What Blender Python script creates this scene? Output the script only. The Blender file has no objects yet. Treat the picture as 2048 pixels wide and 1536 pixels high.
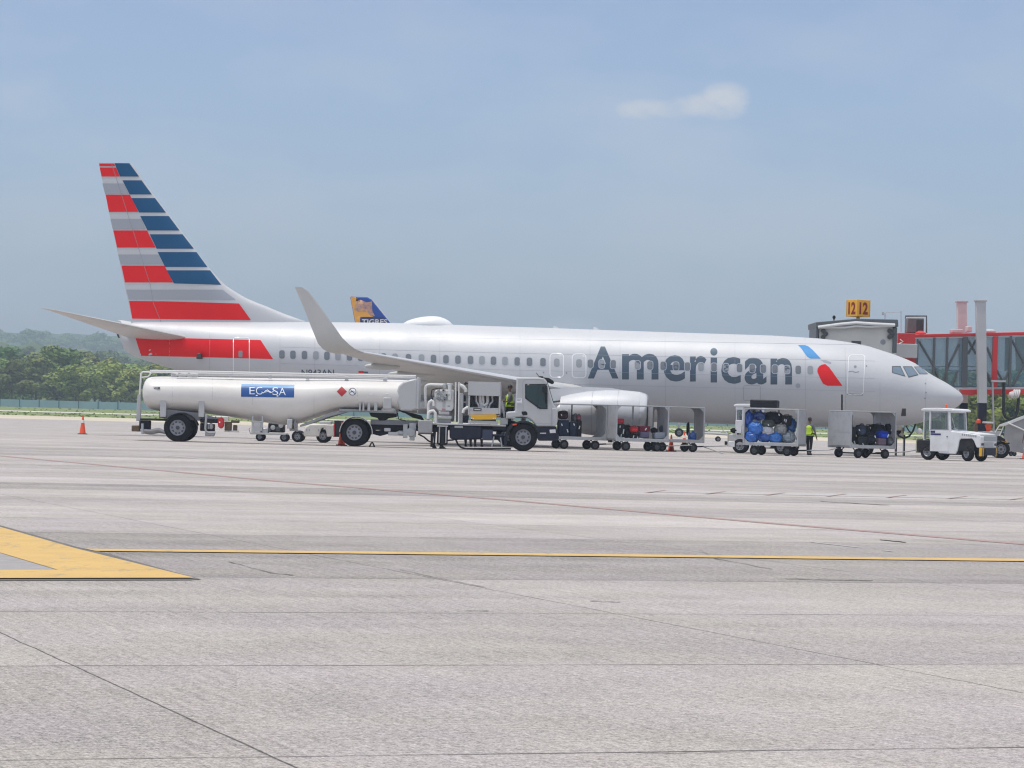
import bpy, bmesh, math, random
from mathutils import Vector, Matrix, noise
C = bpy.context; scene = C.scene; COL = scene.collection
random.seed(7)
PI = math.pi
# ---------------------------------------------------------------- camera model
F = 5900.0; CAMH = 1.2; ROLL = 0.0275; PITCH = math.atan(70 / F)
CM = Matrix.Translation((0, 0, CAMH)) @ Matrix.Rotation(PI / 2 + PITCH, 4, 'X') @ Matrix.Rotation(ROLL, 4, 'Z')
CM3 = CM.to_3x3()
def ray(px, py): return CM3 @ Vector(((px - 1024) / F, -(py - 768) / F, -1.0))
def W(px, py, Y):                       # point at distance Y seen at a photo pixel
    d = ray(px, py); t = Y / d.y
    return Vector((d.x * t, Y, CAMH + d.z * t))
def G(px, py, z=0.0):                   # point on the ground seen at a photo pixel
    d = ray(px, py); t = (z - CAMH) / d.z
    return Vector((d.x * t, d.y * t, z))
cam = bpy.data.cameras.new('camera'); cam.sensor_width = 36; cam.lens = F / 2048 * 36
cam.clip_start = 0.5; cam.clip_end = 30000
co = bpy.data.objects.new('camera', cam); co.matrix_world = CM; COL.objects.link(co); scene.camera = co
scene.cycles.filter_width = 1.2

# ---------------------------------------------------------------- materials
def lin(r, g, b):
    f = lambda c: (c / 255 / 12.92) if c / 255 <= .04045 else ((c / 255 + .055) / 1.055) ** 2.4
    return (f(r), f(g), f(b))
def nd(nt, typ, **kw):
    n = nt.nodes.new(typ)
    for k, v in kw.items(): setattr(n, k, v)
    return n
def mat(name, col, rough=.5, metal=0., spec=.5, dirt=.0, dscale=3., dcol=None, bump=0., bscale=30., coat=0., alpha=1., emit=None, rnd=0., trans=0.):
    m = bpy.data.materials.new(name); m.use_nodes = True; nt = m.node_tree
    b = nt.nodes['Principled BSDF']
    b.inputs['Base Color'].default_value = (*col, 1); b.inputs['Roughness'].default_value = rough
    b.inputs['Metallic'].default_value = metal; b.inputs['Specular IOR Level'].default_value = spec
    b.inputs['Coat Weight'].default_value = coat; b.inputs['Alpha'].default_value = alpha
    b.inputs['Transmission Weight'].default_value = trans
    if emit: b.inputs['Emission Color'].default_value = (*emit[:3], 1); b.inputs['Emission Strength'].default_value = emit[3]
    if dirt or bump or rnd:
        tc = nd(nt, 'ShaderNodeTexCoord')
    src = None
    if dirt:
        n = nd(nt, 'ShaderNodeTexNoise'); n.inputs['Scale'].default_value = dscale; n.inputs['Detail'].default_value = 6; n.inputs['Roughness'].default_value = .65
        nt.links.new(tc.outputs['Object'], n.inputs['Vector'])
        rp = nd(nt, 'ShaderNodeMapRange'); rp.inputs['From Min'].default_value = .42; rp.inputs['From Max'].default_value = .78
        nt.links.new(n.outputs['Fac'], rp.inputs['Value'])
        mul = nd(nt, 'ShaderNodeMath', operation='MULTIPLY'); mul.inputs[1].default_value = dirt
        nt.links.new(rp.outputs['Result'], mul.inputs[0])
        mx = nd(nt, 'ShaderNodeMix', data_type='RGBA'); mx.inputs['A'].default_value = (*col, 1)
        dc = dcol or tuple(c * .45 for c in col); mx.inputs['B'].default_value = (*dc, 1)
        nt.links.new(mul.outputs[0], mx.inputs['Factor']); src = mx.outputs['Result']
        ra = nd(nt, 'ShaderNodeMath', operation='MULTIPLY_ADD'); ra.inputs[1].default_value = .3; ra.inputs[2].default_value = rough
        nt.links.new(mul.outputs[0], ra.inputs[0]); nt.links.new(ra.outputs[0], b.inputs['Roughness'])
    if rnd:
        oi = nd(nt, 'ShaderNodeObjectInfo'); hs = nd(nt, 'ShaderNodeHueSaturation')
        mr = nd(nt, 'ShaderNodeMapRange'); mr.inputs['To Min'].default_value = 1 - rnd; mr.inputs['To Max'].default_value = 1 + rnd
        nt.links.new(oi.outputs['Random'], mr.inputs['Value']); nt.links.new(mr.outputs['Result'], hs.inputs['Value'])
        mr2 = nd(nt, 'ShaderNodeMapRange'); mr2.inputs['To Min'].default_value = .5 - rnd * .06; mr2.inputs['To Max'].default_value = .5 + rnd * .06
        ml = nd(nt, 'ShaderNodeMath', operation='MULTIPLY'); ml.inputs[1].default_value = 7.31
        fr = nd(nt, 'ShaderNodeMath', operation='FRACT'); nt.links.new(oi.outputs['Random'], ml.inputs[0]); nt.links.new(ml.outputs[0], fr.inputs[0])
        nt.links.new(fr.outputs[0], mr2.inputs['Value']); nt.links.new(mr2.outputs['Result'], hs.inputs['Hue'])
        if src: nt.links.new(src, hs.inputs['Color'])
        else: hs.inputs['Color'].default_value = (*col, 1)
        src = hs.outputs['Color']
    if src: nt.links.new(src, b.inputs['Base Color'])
    if bump:
        n2 = nd(nt, 'ShaderNodeTexNoise'); n2.inputs['Scale'].default_value = bscale; n2.inputs['Detail'].default_value = 4
        nt.links.new(tc.outputs['Object'], n2.inputs['Vector'])
        bp = nd(nt, 'ShaderNodeBump'); bp.inputs['Strength'].default_value = bump; bp.inputs['Distance'].default_value = .05
        nt.links.new(n2.outputs['Fac'], bp.inputs['Height']); nt.links.new(bp.outputs['Normal'], b.inputs['Normal'])
    return m

# ---------------------------------------------------------------- objects
MX = {}
def tag(o, label=None, cat=None, group=None, kind=None):
    for k, v in (('label', label), ('category', cat), ('group', group), ('kind', kind)):
        if v: o[k] = v
    return o
def thing(name, label, cat, loc=(0, 0, 0), rz=0., group=None):
    o = bpy.data.objects.new(name, None); COL.objects.link(o)
    o.location = loc; o.rotation_euler = (0, 0, rz); o.empty_display_size = .2
    MX[o] = Matrix.Translation(loc) @ Matrix.Rotation(rz, 4, 'Z')
    return tag(o, label, cat, group)
def children(o): return [c for c in COL.objects if c.parent == o]
KIDS = {}
def dup(root, loc, rz=None, **t):
    def cp(o, parent):
        c = o.copy(); COL.objects.link(c)
        if parent: c.parent = parent; KIDS.setdefault(parent, []).append(c)
        for ch in list(KIDS.get(o, [])): cp(ch, c)
        return c
    r = cp(root, None); r.location = loc
    if rz is not None: r.rotation_euler = (0, 0, rz)
    return tag(r, **t)

class MB:
    def __init__(s): s.v = []; s.f = []; s.m = []; s.mi = 0
    def add(s, vs, fs):
        o = len(s.v); s.v += [tuple(v) for v in vs]
        for f in fs: s.f.append([i + o for i in f]); s.m.append(s.mi)
        return s
    def box(s, x0, x1, y0, y1, z0, z1, M=None):
        vs = [Vector((x, y, z)) for x in (x0, x1) for y in (y0, y1) for z in (z0, z1)]
        if M: vs = [M @ v for v in vs]
        return s.add(vs, [(0, 1, 3, 2), (4, 6, 7, 5), (0, 4, 5, 1), (2, 3, 7, 6), (0, 2, 6, 4), (1, 5, 7, 3)])
    def pbox(s, a, b, c, d, Y0, Y1):          # photo rectangle a,b..c,d at distance Y0, carried back to Y1
        l = W(a, (b + d) / 2, Y0).x; r = W(c, (b + d) / 2, Y0).x; t = W((a + c) / 2, b, Y0).z; u = W((a + c) / 2, d, Y0).z
        return s.box(l, r, Y0, Y1, u, t)
    def prism(s, poly, y0, y1):               # poly in x,z
        n = len(poly); vs = [(p[0], y0, p[1]) for p in poly] + [(p[0], y1, p[1]) for p in poly]
        return s.add(vs, [list(range(n)), list(range(2 * n - 1, n - 1, -1))] + [(i, i + n, (i + 1) % n + n, (i + 1) % n) for i in range(n)])
    def pprism(s, pts, Y0, Y1):
        return s.prism([(W(p[0], p[1], Y0).x, W(p[0], p[1], Y0).z) for p in pts], Y0, Y1)
    def prismxy(s, poly, z0, z1):
        n = len(poly); vs = [(p[0], p[1], z0) for p in poly] + [(p[0], p[1], z1) for p in poly]
        return s.add(vs, [list(range(n)), list(range(2 * n - 1, n - 1, -1))] + [(i, i + n, (i + 1) % n + n, (i + 1) % n) for i in range(n)])
    def loft(s, rings, cap=True, closed=True):
        n = len(rings[0]); vs = [v for r in rings for v in r]; fs = []
        for k in range(len(rings) - 1):
            for i in range(n if closed else n - 1):
                j = (i + 1) % n; fs.append((k * n + i, k * n + j, (k + 1) * n + j, (k + 1) * n + i))
        if cap: fs += [list(range(n)), list(range((len(rings) - 1) * n, len(rings) * n))]
        return s.add(vs, fs)
    def tube(s, pts, r, n=8, cap=True):
        pts = [Vector(p) for p in pts]; rings = []; up = None
        for i, p in enumerate(pts):
            t = ((pts[min(i + 1, len(pts) - 1)] - pts[max(i - 1, 0)])).normalized()
            a = Vector((0, 0, 1)) if abs(t.z) < .9 else Vector((1, 0, 0))
            if up is not None:
                a = up - t * up.dot(t); a = a.normalized() if a.length > 1e-4 else Vector((1, 0, 0))
                u = a; w = t.cross(u).normalized()
            else:
                w = t.cross(a).normalized(); u = w.cross(t).normalized()
            up = u; rr = r[i] if isinstance(r, (list, tuple)) else r
            rings.append([p + (u * math.cos(q) + w * math.sin(q)) * rr for q in [2 * PI * k / n for k in range(n)]])
        return s.loft(rings, cap)
    def ptube(s, pts, Y, r, n=8): return s.tube([W(p[0], p[1], Y if len(p) < 3 else p[2]) for p in pts], r, n)
    def lathe(s, c, axis, prof, n=24, cap=True):         # prof: (offset along axis, radius)
        c = Vector(c); ax = Vector(axis).normalized(); a = Vector((0, 0, 1)) if abs(ax.z) < .9 else Vector((1, 0, 0))
        u = ax.cross(a).normalized(); w = ax.cross(u)
        return s.loft([[c + ax * h + (u * math.cos(q) + w * math.sin(q)) * max(r, 1e-4) for q in [2 * PI * k / n for k in range(n)]] for h, r in prof], cap)
    def cyl(s, a, b, r, n=16, r2=None): return s.tube([a, b], [r, r if r2 is None else r2], n)
    def blob(s, c, rx, ry, rz, n=2, amp=0., sc=2., e=1.0, M=None, seed=0):
        bm = bmesh.new(); bmesh.ops.create_icosphere(bm, subdivisions=n, radius=1); c = Vector(c)
        vs = []
        for v in bm.verts:
            q = v.co.normalized(); k = 1 + amp * noise.noise(q * sc + Vector((seed, seed * .7, 0)))
            p = Vector([math.copysign(abs(t) ** e, t) for t in q]) * k
            p = Vector((p.x * rx, p.y * ry, p.z * rz))
            vs.append(c + (M @ p if M else p))
        fs = [[v.index for v in f.verts] for f in bm.faces]; bm.free()
        return s.add(vs, fs)
    def build(s, name, m, parent=None, world=True, bevel=0., seg=2, smooth=35, label=None, recalc=True):
        vs = s.v
        if parent is not None and world:
            I = MX[parent].inverted(); vs = [I @ Vector(v) for v in vs]
        me = bpy.data.meshes.new(name); me.from_pydata([tuple(v) for v in vs], [], s.f)
        for q in (m if isinstance(m, (list, tuple)) else [m]): me.materials.append(q)
        if isinstance(m, (list, tuple)): me.polygons.foreach_set('material_index', s.m)
        if recalc:
            bm = bmesh.new(); bm.from_mesh(me); bmesh.ops.recalc_face_normals(bm, faces=bm.faces); bm.to_mesh(me); bm.free()
        if smooth:
            me.polygons.foreach_set('use_smooth', [True] * len(me.polygons)); me.set_sharp_from_angle(angle=math.radians(smooth))
        me.update()
        return link(name, me, parent, bevel, seg, label)
def link(name, me, parent=None, bevel=0., seg=2, label=None):
    o = bpy.data.objects.new(name, me); COL.objects.link(o)
    if parent is not None: o.parent = parent; MX[o] = MX[parent]; KIDS.setdefault(parent, []).append(o)
    else: MX[o] = Matrix.Identity(4)
    if bevel:
        b = o.modifiers.new('bevel', 'BEVEL'); b.width = bevel; b.segments = seg; b.limit_method = 'ANGLE'; b.angle_limit = math.radians(40)
    if label: o['label'] = label
    return o
def lathe_at(name, parent, m, c, axis, prof, n=24, **k): return MB().lathe(c, axis, prof, n).build(name, m, parent, **k)

def interp(pts):                              # monotone cubic through (x, y) pairs
    pts = sorted(pts); x = [p[0] for p in pts]; y = [p[1] for p in pts]; n = len(x)
    d = [(y[i + 1] - y[i]) / (x[i + 1] - x[i]) for i in range(n - 1)]
    t = [d[0]] + [0 if d[i - 1] * d[i] <= 0 else 2 * d[i - 1] * d[i] / (d[i - 1] + d[i]) for i in range(1, n - 1)] + [d[-1]]
    def f(q):
        if q <= x[0]: return y[0]
        if q >= x[-1]: return y[-1]
        i = max(k for k in range(n - 1) if x[k] <= q)
        h = x[i + 1] - x[i]; s = (q - x[i]) / h
        return (2*s**3-3*s*s+1)*y[i] + (s**3-2*s*s+s)*h*t[i] + (-2*s**3+3*s*s)*y[i+1] + (s**3-s*s)*h*t[i+1]
    return f
def text_mesh(txt, off=0., space=1.):
    cu = bpy.data.curves.new('t', 'FONT'); cu.body = txt; cu.offset = off; cu.resolution_u = 4; cu.space_character = space; cu.fill_mode = 'FRONT'
    o = bpy.data.objects.new('t', cu); COL.objects.link(o); dg = C.evaluated_depsgraph_get()
    me = bpy.data.meshes.new_from_object(o.evaluated_get(dg)); bpy.data.objects.remove(o)
    vs = [(v.co.x, v.co.y) for v in me.vertices]; fs = [list(p.vertices) for p in me.polygons]; bpy.data.meshes.remove(me)
    xs = [v[0] for v in vs]; ys = [v[1] for v in vs]; a, b, c, d = min(xs), max(xs), min(ys), max(ys)
    return [((x - a) / (b - a), (y - c) / (d - c)) for x, y in vs], fs
def decal(name, parts, fn, m, parent, step=8, world=True, label=None):
    """parts: list of (verts2d, faces) or plain polygons in photo pixels, laid on the surface fn(px, py)."""
    bm = bmesh.new()
    for p in parts:
        vs, fs = p if isinstance(p, tuple) else (p, [list(range(len(p)))])
        bv = [bm.verts.new((v[0], v[1], 0)) for v in vs]
        for f in fs:
            try: bm.faces.new([bv[i] for i in f])
            except ValueError: pass
    bmesh.ops.triangulate(bm, faces=bm.faces)
    xs = [v.co.x for v in bm.verts]; ys = [v.co.y for v in bm.verts]
    for lo, hi, ax in ((min(xs), max(xs), 0), (min(ys), max(ys), 1)):
        k = math.ceil(lo / step)
        while k * step < hi:
            no = Vector((1, 0, 0)) if ax == 0 else Vector((0, 1, 0))
            bmesh.ops.bisect_plane(bm, geom=bm.verts[:] + bm.edges[:] + bm.faces[:], plane_co=no * (k * step), plane_no=no); k += 1
    I = MX[parent].inverted() if world else None
    for v in bm.verts:
        q = fn(v.co.x, v.co.y); v.co = I @ q if world else q
    for f in bm.faces: f.smooth = True
    me = bpy.data.meshes.new(name); bm.to_mesh(me); bm.free(); me.materials.append(m)
    # faces look towards the camera
    cpos = MX[parent].inverted() @ Vector((0, 0, CAMH))
    flip = sum((p.normal.dot(cpos - p.center)) * p.area for p in me.polygons) < 0
    if flip: me.flip_normals()
    return link(name, me, parent, label=label)
def fit(vf, a, b, c, d):                     # text verts into photo box a,b..c,d
    vs, fs = vf; return ([(a + (c - a) * x, d + (b - d) * y) for x, y in vs], fs)
def flat(Y): return lambda px, py: W(px, py, Y)
def rrect(cx, cy, w, h, r, n=4):
    out = []
    for sx, sy, a0 in ((1, 1, 0), (-1, 1, 90), (-1, -1, 180), (1, -1, 270)):
        for k in range(n + 1):
            a = math.radians(a0 + 90 * k / n); out.append((cx + sx * (w / 2 - r) + r * math.cos(a), cy + sy * (h / 2 - r) + r * math.sin(a)))
    return out
def ring(outer, inner):
    n = len(outer); return (outer + inner, [(i, (i + 1) % n, (i + 1) % n + n, i + n) for i in range(n)])
def strip(pts, w):                           # polyline of width w in photo pixels
    vs = []
    for i, p in enumerate(pts):
        a = pts[max(i - 1, 0)]; b = pts[min(i + 1, len(pts) - 1)]; dx, dy = b[0] - a[0], b[1] - a[1]; l = math.hypot(dx, dy)
        vs += [(p[0] - dy / l * w / 2, p[1] + dx / l * w / 2), (p[0] + dy / l * w / 2, p[1] - dx / l * w / 2)]
    return (vs, [(2 * i, 2 * i + 1, 2 * i + 3, 2 * i + 2) for i in range(len(pts) - 1)])

# ---------------------------------------------------------------- palette
M_white = mat('white_paint', (.70, .70, .69), .35, dirt=.25, dscale=1.5, dcol=(.5, .48, .43))
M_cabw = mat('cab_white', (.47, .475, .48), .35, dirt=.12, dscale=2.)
M_tank = mat('tank_white', (.71, .69, .66), .38, dirt=.3, dscale=.9, dcol=(.50, .46, .40))
M_grey = mat('grey_paint', (.33, .33, .34), .5, dirt=.35, dscale=2.5)
M_lgrey = mat('light_grey', (.5, .5, .51), .45, dirt=.3, dscale=2.)
M_dark = mat('chassis_dark', (.014, .015, .02), .6, spec=.3, dirt=.5, dscale=4., dcol=(.06, .055, .05))
M_navy = mat('navy_metal', (.010, .013, .030), .55, spec=.3, dirt=.4, dscale=3., dcol=(.05, .05, .06))
M_black = mat('black_plastic', (.009, .009, .011), .5, spec=.3)
M_tyre = mat('tyre_rubber', (.009, .0095, .012), .85, spec=.25, dirt=.35, dscale=6., dcol=(.04, .038, .036))
M_rim = mat('wheel_steel', (.30, .31, .34), .45, metal=.3, dirt=.5, dscale=8.)
M_hub = mat('hub_dark', (.06, .06, .065), .5)
M_steel = mat('galvanised', (.46, .47, .48), .42, metal=.45, dirt=.35, dscale=5.)
M_alu = mat('cart_sheet', (.42, .43, .45), .45, metal=.25, dirt=.5, dscale=2.2)
M_glass = mat('dark_glass', (.02, .045, .05), .06, spec=.7)
M_pane = mat('window_pane', (.17, .19, .21), .15, spec=.6)
M_red = mat('red_paint', (.55, .025, .03), .4, dirt=.2, dscale=2.)
M_orange = mat('orange_plastic', (.82, .09, .025), .45, dirt=.25, dscale=5.)
M_yellow = mat('yellow_paint', (.75, .42, .02), .5, dirt=.2)
M_brown = mat('rusty_brown', (.13, .085, .05), .7, dirt=.5, dscale=6.)
M_lens = mat('lamp_lens', (.7, .7, .7), .15)
M_skin = mat('skin', (.16, .085, .055), .55)
M_vest = mat('hi_vis_vest', (.50, .72, .04), .7, dirt=.15)
M_trous = mat('dark_trousers', (.012, .014, .02), .85)
M_shirt = mat('grey_shirt', (.11, .12, .13), .85)
M_hair = mat('black_hair', (.012, .01, .01), .6)
SKY_STR = .11; SKY_TINT = (.97, 1.01, 1.31); SKY_LOW = (.88, 1.13, 1.72); CLOUD_COL = (6.5, 6.8, 7.4); SKY_VEIL = .30; EXPO = -0.12
CONC_A = (.375, .340, .336); CONC_B = (.368, .342, .312)
HAZE_COL = (.72, .86, 1.); HAZE_D = .00034
# ---------------------------------------------------------------- sun and sky
SUN = Vector((-.24, -.085, .965)).normalized()
sl = bpy.data.lights.new('sun', 'SUN'); sl.energy = 2.75; sl.angle = math.radians(.6); sl.color = (1, .955, .885)
so = bpy.data.objects.new('sun', sl); COL.objects.link(so); so.rotation_euler = SUN.to_track_quat('Z', 'Y').to_euler(); so.location = (0, 0, 300)
w = bpy.data.worlds.new('World'); scene.world = w; w.use_nodes = True; nt = w.node_tree
bg = nt.nodes['Background']; sky = nd(nt, 'ShaderNodeTexSky', sky_type='NISHITA'); sky.sun_disc = False
sky.sun_elevation = math.asin(SUN.z); sky.sun_rotation = math.atan2(SUN.x, SUN.y)
sky.air_density = 1.3; sky.dust_density = 1.2; sky.ozone_density = 2.5; sky.altitude = 0
tc = nd(nt, 'ShaderNodeTexCoord')
def vn(op, a, b=None):
    n = nd(nt, 'ShaderNodeVectorMath', operation=op); nt.links.new(a, n.inputs[0])
    if isinstance(b, tuple): n.inputs[1].default_value = b
    elif b is not None: nt.links.new(b, n.inputs[1])
    return n
def mn(op, a, b=None, c=None, clamp=False):
    n = nd(nt, 'ShaderNodeMath', operation=op); n.use_clamp = clamp
    for i, q in enumerate((a, b, c)):
        if q is None: continue
        if isinstance(q, (int, float)): n.inputs[i].default_value = q
        else: nt.links.new(q, n.inputs[i])
    return n.outputs[0]
def wnoise(scale_v, sc, detail, rough=.55):
    m = vn('MULTIPLY', tc.outputs['Generated'], scale_v)
    n = nd(nt, 'ShaderNodeTexNoise'); n.inputs['Scale'].default_value = sc; n.inputs['Detail'].default_value = detail; n.inputs['Roughness'].default_value = rough
    nt.links.new(m.outputs[0], n.inputs['Vector']); return n.outputs['Fac']
sep = nd(nt, 'ShaderNodeSeparateXYZ'); nt.links.new(tc.outputs['Generated'], sep.inputs[0])
n1 = wnoise((1, 1, 2.6), 9.0, 7); n2 = wnoise((1, 1, 1.8), 46.0, 9, .62)
veil = mn('MULTIPLY', mn('SUBTRACT', n1, .46), 4.5, clamp=True)
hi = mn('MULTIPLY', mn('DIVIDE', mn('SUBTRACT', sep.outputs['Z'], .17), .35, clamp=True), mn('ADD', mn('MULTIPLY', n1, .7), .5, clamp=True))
veil = mn('MULTIPLY', veil, SKY_VEIL)
def puff(px, py, ax, ay, k, soft):
    d = ray(px, py).normalized(); 
    dx = mn('DIVIDE', mn('SUBTRACT', sep.outputs['X'], d.x), ax / F); dz = mn('DIVIDE', mn('SUBTRACT', sep.outputs['Z'], d.z), ay / F)
    r2 = mn('ADD', mn('MULTIPLY', dx, dx), mn('MULTIPLY', dz, dz))
    q = mn('ADD', mn('SUBTRACT', 1.0, r2), mn('MULTIPLY', mn('SUBTRACT', n2, .5), 3.6))
    return mn('MULTIPLY', mn('MULTIPLY', q, soft, clamp=True), k)
tot = veil
for a in ((1320, 222, 105, 26, .8, .8), (1400, 212, 90, 30, .8, .8), (1448, 194, 54, 36, .9, .9), (1210, 372, 60, 38, .16, .7), (1130, 650, 90, 18, .3, .8), (1740, 600, 120, 22, .2, .7), (40, 190, 110, 60, .3, .6)):
    tot = mn('MAXIMUM', tot, puff(*a))
mx = nd(nt, 'ShaderNodeMix', data_type='RGBA'); nt.links.new(tot, mx.inputs['Factor'])
tint = nd(nt, 'ShaderNodeMix', data_type='RGBA', blend_type='MULTIPLY'); tint.inputs['Factor'].default_value = 1
tg = nd(nt, 'ShaderNodeMix', data_type='RGBA'); tg.inputs['A'].default_value = (*SKY_LOW, 1); tg.inputs['B'].default_value = (*SKY_TINT, 1)
nt.links.new(mn('DIVIDE', sep.outputs['Z'], .14, clamp=True), tg.inputs['Factor']); nt.links.new(tg.outputs['Result'], tint.inputs['B']); nt.links.new(sky.outputs['Color'], tint.inputs['A'])
nt.links.new(tint.outputs['Result'], mx.inputs['A'])
mx.inputs['B'].default_value = (*CLOUD_COL, 1)
mh = nd(nt, 'ShaderNodeMix', data_type='RGBA'); nt.links.new(hi, mh.inputs['Factor']); nt.links.new(mx.outputs['Result'], mh.inputs['A']); mh.inputs['B'].default_value = (9.3, 9.4, 9.7, 1)   # bright cloud white added overhead, out of view, to lift and neutralise ambient light
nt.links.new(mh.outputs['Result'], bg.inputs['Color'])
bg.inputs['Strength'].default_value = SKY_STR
scene.view_settings.view_transform = 'Standard'; scene.view_settings.look = 'None'; scene.view_settings.exposure = EXPO; scene.view_settings.gamma = 1

# ---------------------------------------------------------------- ground
ANG = math.radians(19.5)
p0 = G(1024, 1330); pB = G(1024, 1187)
# crossing of the two joint lines through those points
dA = Vector((math.cos(ANG), math.sin(ANG))); dB = Vector((-math.sin(ANG), math.cos(ANG)))
r_ = Vector((pB.x - p0.x, pB.y - p0.y)); ORG = Vector((p0.x, p0.y)) + dA * r_.dot(dA)
def ground_mat():
    m = bpy.data.materials.new('apron_concrete'); m.use_nodes = True; t = m.node_tree; b = t.nodes['Principled BSDF']
    L = t.links.new
    tcn = nd(t, 'ShaderNodeTexCoord'); sp = nd(t, 'ShaderNodeSeparateXYZ'); L(tcn.outputs['Object'], sp.inputs[0])
    def mt(op, a, b2=None, c=None, clamp=False):
        n = nd(t, 'ShaderNodeMath', operation=op); n.use_clamp = clamp
        for i, q in enumerate((a, b2, c)):
            if q is None: continue
            if isinstance(q, (int, float)): n.inputs[i].default_value = q
            else: L(q, n.inputs[i])
        return n.outputs[0]
    def ns(scale, detail, sv=(1, 1, 1), rough=.6, dist=0.):
        mp = nd(t, 'ShaderNodeMapping'); mp.inputs['Scale'].default_value = sv; L(tcn.outputs['Object'], mp.inputs['Vector'])
        n = nd(t, 'ShaderNodeTexNoise'); n.inputs['Scale'].default_value = scale; n.inputs['Detail'].default_value = detail; n.inputs['Roughness'].default_value = rough; n.inputs['Distortion'].default_value = dist
        L(mp.outputs[0], n.inputs['Vector']); return n.outputs['Fac']
    wob = ns(1.3, 3)
    wb = mt('MULTIPLY', mt('SUBTRACT', wob, .5), .035)
    X = mt('ADD', sp.outputs['X'], wb); Y = mt('ADD', sp.outputs['Y'], wb)
    SX, SY = 4.13, 3.6
    cx = mt('FLOOR', mt('DIVIDE', sp.outputs['X'], SX)); cy = mt('FLOOR', mt('DIVIDE', sp.outputs['Y'], SY))
    def wn(a, b2, k):
        cb = nd(t, 'ShaderNodeCombineXYZ'); 
        for i, q in enumerate((a, b2, k)):
            if isinstance(q, (int, float)): cb.inputs[i].default_value = q
            else: L(q, cb.inputs[i])
        n = nd(t, 'ShaderNodeTexWhiteNoise'); L(cb.outputs[0], n.inputs['Vector']); return n.outputs['Value']
    slab = wn(cx, cy, 3.3); lane = wn(0.0, cy, 9.1)
    def jl(v, S, w_):
        f = mt('FRACT', mt('ADD', mt('DIVIDE', v, S), 1000.0)); d = mt('MULTIPLY', mt('MINIMUM', f, mt('SUBTRACT', 1.0, f)), S)
        return mt('SUBTRACT', 1.0, mt('DIVIDE', d, w_), clamp=True)
    jw = ns(.9, 4)
    joint = mt('MAXIMUM', jl(X, SX, .0085), mt('MULTIPLY', jl(Y, SY, .024), mt('MULTIPLY_ADD', mt('SUBTRACT', jw, .38), 3.2, .28, clamp=True)))
    joint = mt('MULTIPLY', joint, 1.6, clamp=True)
    groove = ns(1.0, 3, (32, 1.1, 1), .7, .15)         # broom marks along the slab
    fine = ns(85, 4, rough=.75); agg = ns(26, 5, rough=.7); big = ns(.22, 5); mid = ns(1.4, 6, (1, 1, 1), .65)
    stain = ns(.5, 6, (.25, 1, 1), .7); long = ns(.11, 4, (.35, 1.6, 1), .6)
    v = mt('MULTIPLY_ADD', mt('SUBTRACT', slab, .5), .10, 1.0)
    rp = nd(t, 'ShaderNodeValToRGB'); rp.color_ramp.interpolation = 'CONSTANT'; tones = [1.032, 0.952, 0.968, 1.048, 1.0, 0.824, 0.84, 1.048, 1.16, 1.0, 1.144, 0.888, 1.16, 1.0, 1.096, 0.92, 1.128, 0.968, 1.112, 0.888, 1.08, 1.0, 0.936, 1.096, 0.92, 1.064, 0.968, 1.048]
    for i, q in enumerate(tones):
        e = rp.color_ramp.elements[i] if i < 2 else rp.color_ramp.elements.new(i / 28)
        e.position = i / 28; e.color = (q / 2, q / 2, q / 2, 1)
    L(mt('DIVIDE', mt('ADD', cy, 3.5), 28.0, clamp=True), rp.inputs['Fac'])
    v = mt('MULTIPLY', v, mt('MULTIPLY', rp.outputs['Color'], 2.0))
    v = mt('MULTIPLY_ADD', mt('SUBTRACT', lane, .5), .06, v)
    v = mt('MULTIPLY_ADD', mt('SUBTRACT', groove, .5), .62, v)
    v = mt('MULTIPLY_ADD', mt('SUBTRACT', fine, .5), 3.3, v)
    v = mt('MULTIPLY_ADD', mt('SUBTRACT', agg, .5), 2.1, v)
    v = mt('MULTIPLY_ADD', mt('SUBTRACT', big, .5), .55, v)
    v = mt('MULTIPLY_ADD', mt('SUBTRACT', mid, .5), .42, v)
    v = mt('MULTIPLY_ADD', mt('SUBTRACT', long, .5), .5, v)
    streak = ns(.8, 5, (.07, 1, 1), .65)
    v = mt('MULTIPLY_ADD', mt('SUBTRACT', streak, .5), .62, v)
    st = mt('MULTIPLY', mt('SUBTRACT', stain, .56), 3.0, clamp=True)
    v = mt('MULTIPLY_ADD', st, -.27, v)
    v = mt('MULTIPLY', v, mt('MULTIPLY_ADD', joint, -.72, 1.0))
    col = nd(t, 'ShaderNodeMix', data_type='RGBA'); col.inputs['A'].default_value = (*CONC_A, 1); col.inputs['B'].default_value = (*CONC_B, 1)
    L(mt('MULTIPLY', mt('SUBTRACT', ns(.5, 6), .38), 4.5, clamp=True), col.inputs['Factor'])
    vm = nd(t, 'ShaderNodeVectorMath', operation='SCALE'); L(col.outputs['Result'], vm.inputs[0]); L(v, vm.inputs['Scale'])
    L(vm.outputs[0], b.inputs['Base Color']); b.inputs['Roughness'].default_value = .85; b.inputs['Specular IOR Level'].default_value = .3
    bp = nd(t, 'ShaderNodeBump'); bp.inputs['Strength'].default_value = .35; bp.inputs['Distance'].default_value = .012
    hgt = mt('ADD', mt('ADD', mt('MULTIPLY', groove, .8), mt('MULTIPLY', fine, .6)), mt('MULTIPLY', joint, -2.0))
    L(hgt, bp.inputs['Height']); L(bp.outputs['Normal'], b.inputs['Normal'])
    return m
def sheet(name, poly, z, m, kind='structure'):
    me = bpy.data.meshes.new(name); me.from_pydata([(p[0], p[1], z if len(p) < 3 else p[2]) for p in poly], [], [list(range(len(poly)))])
    me.materials.append(m); o = link(name, me); o['kind'] = kind
    if me.polygons[0].normal.z < 0: me.flip_normals()
    return o
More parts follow.
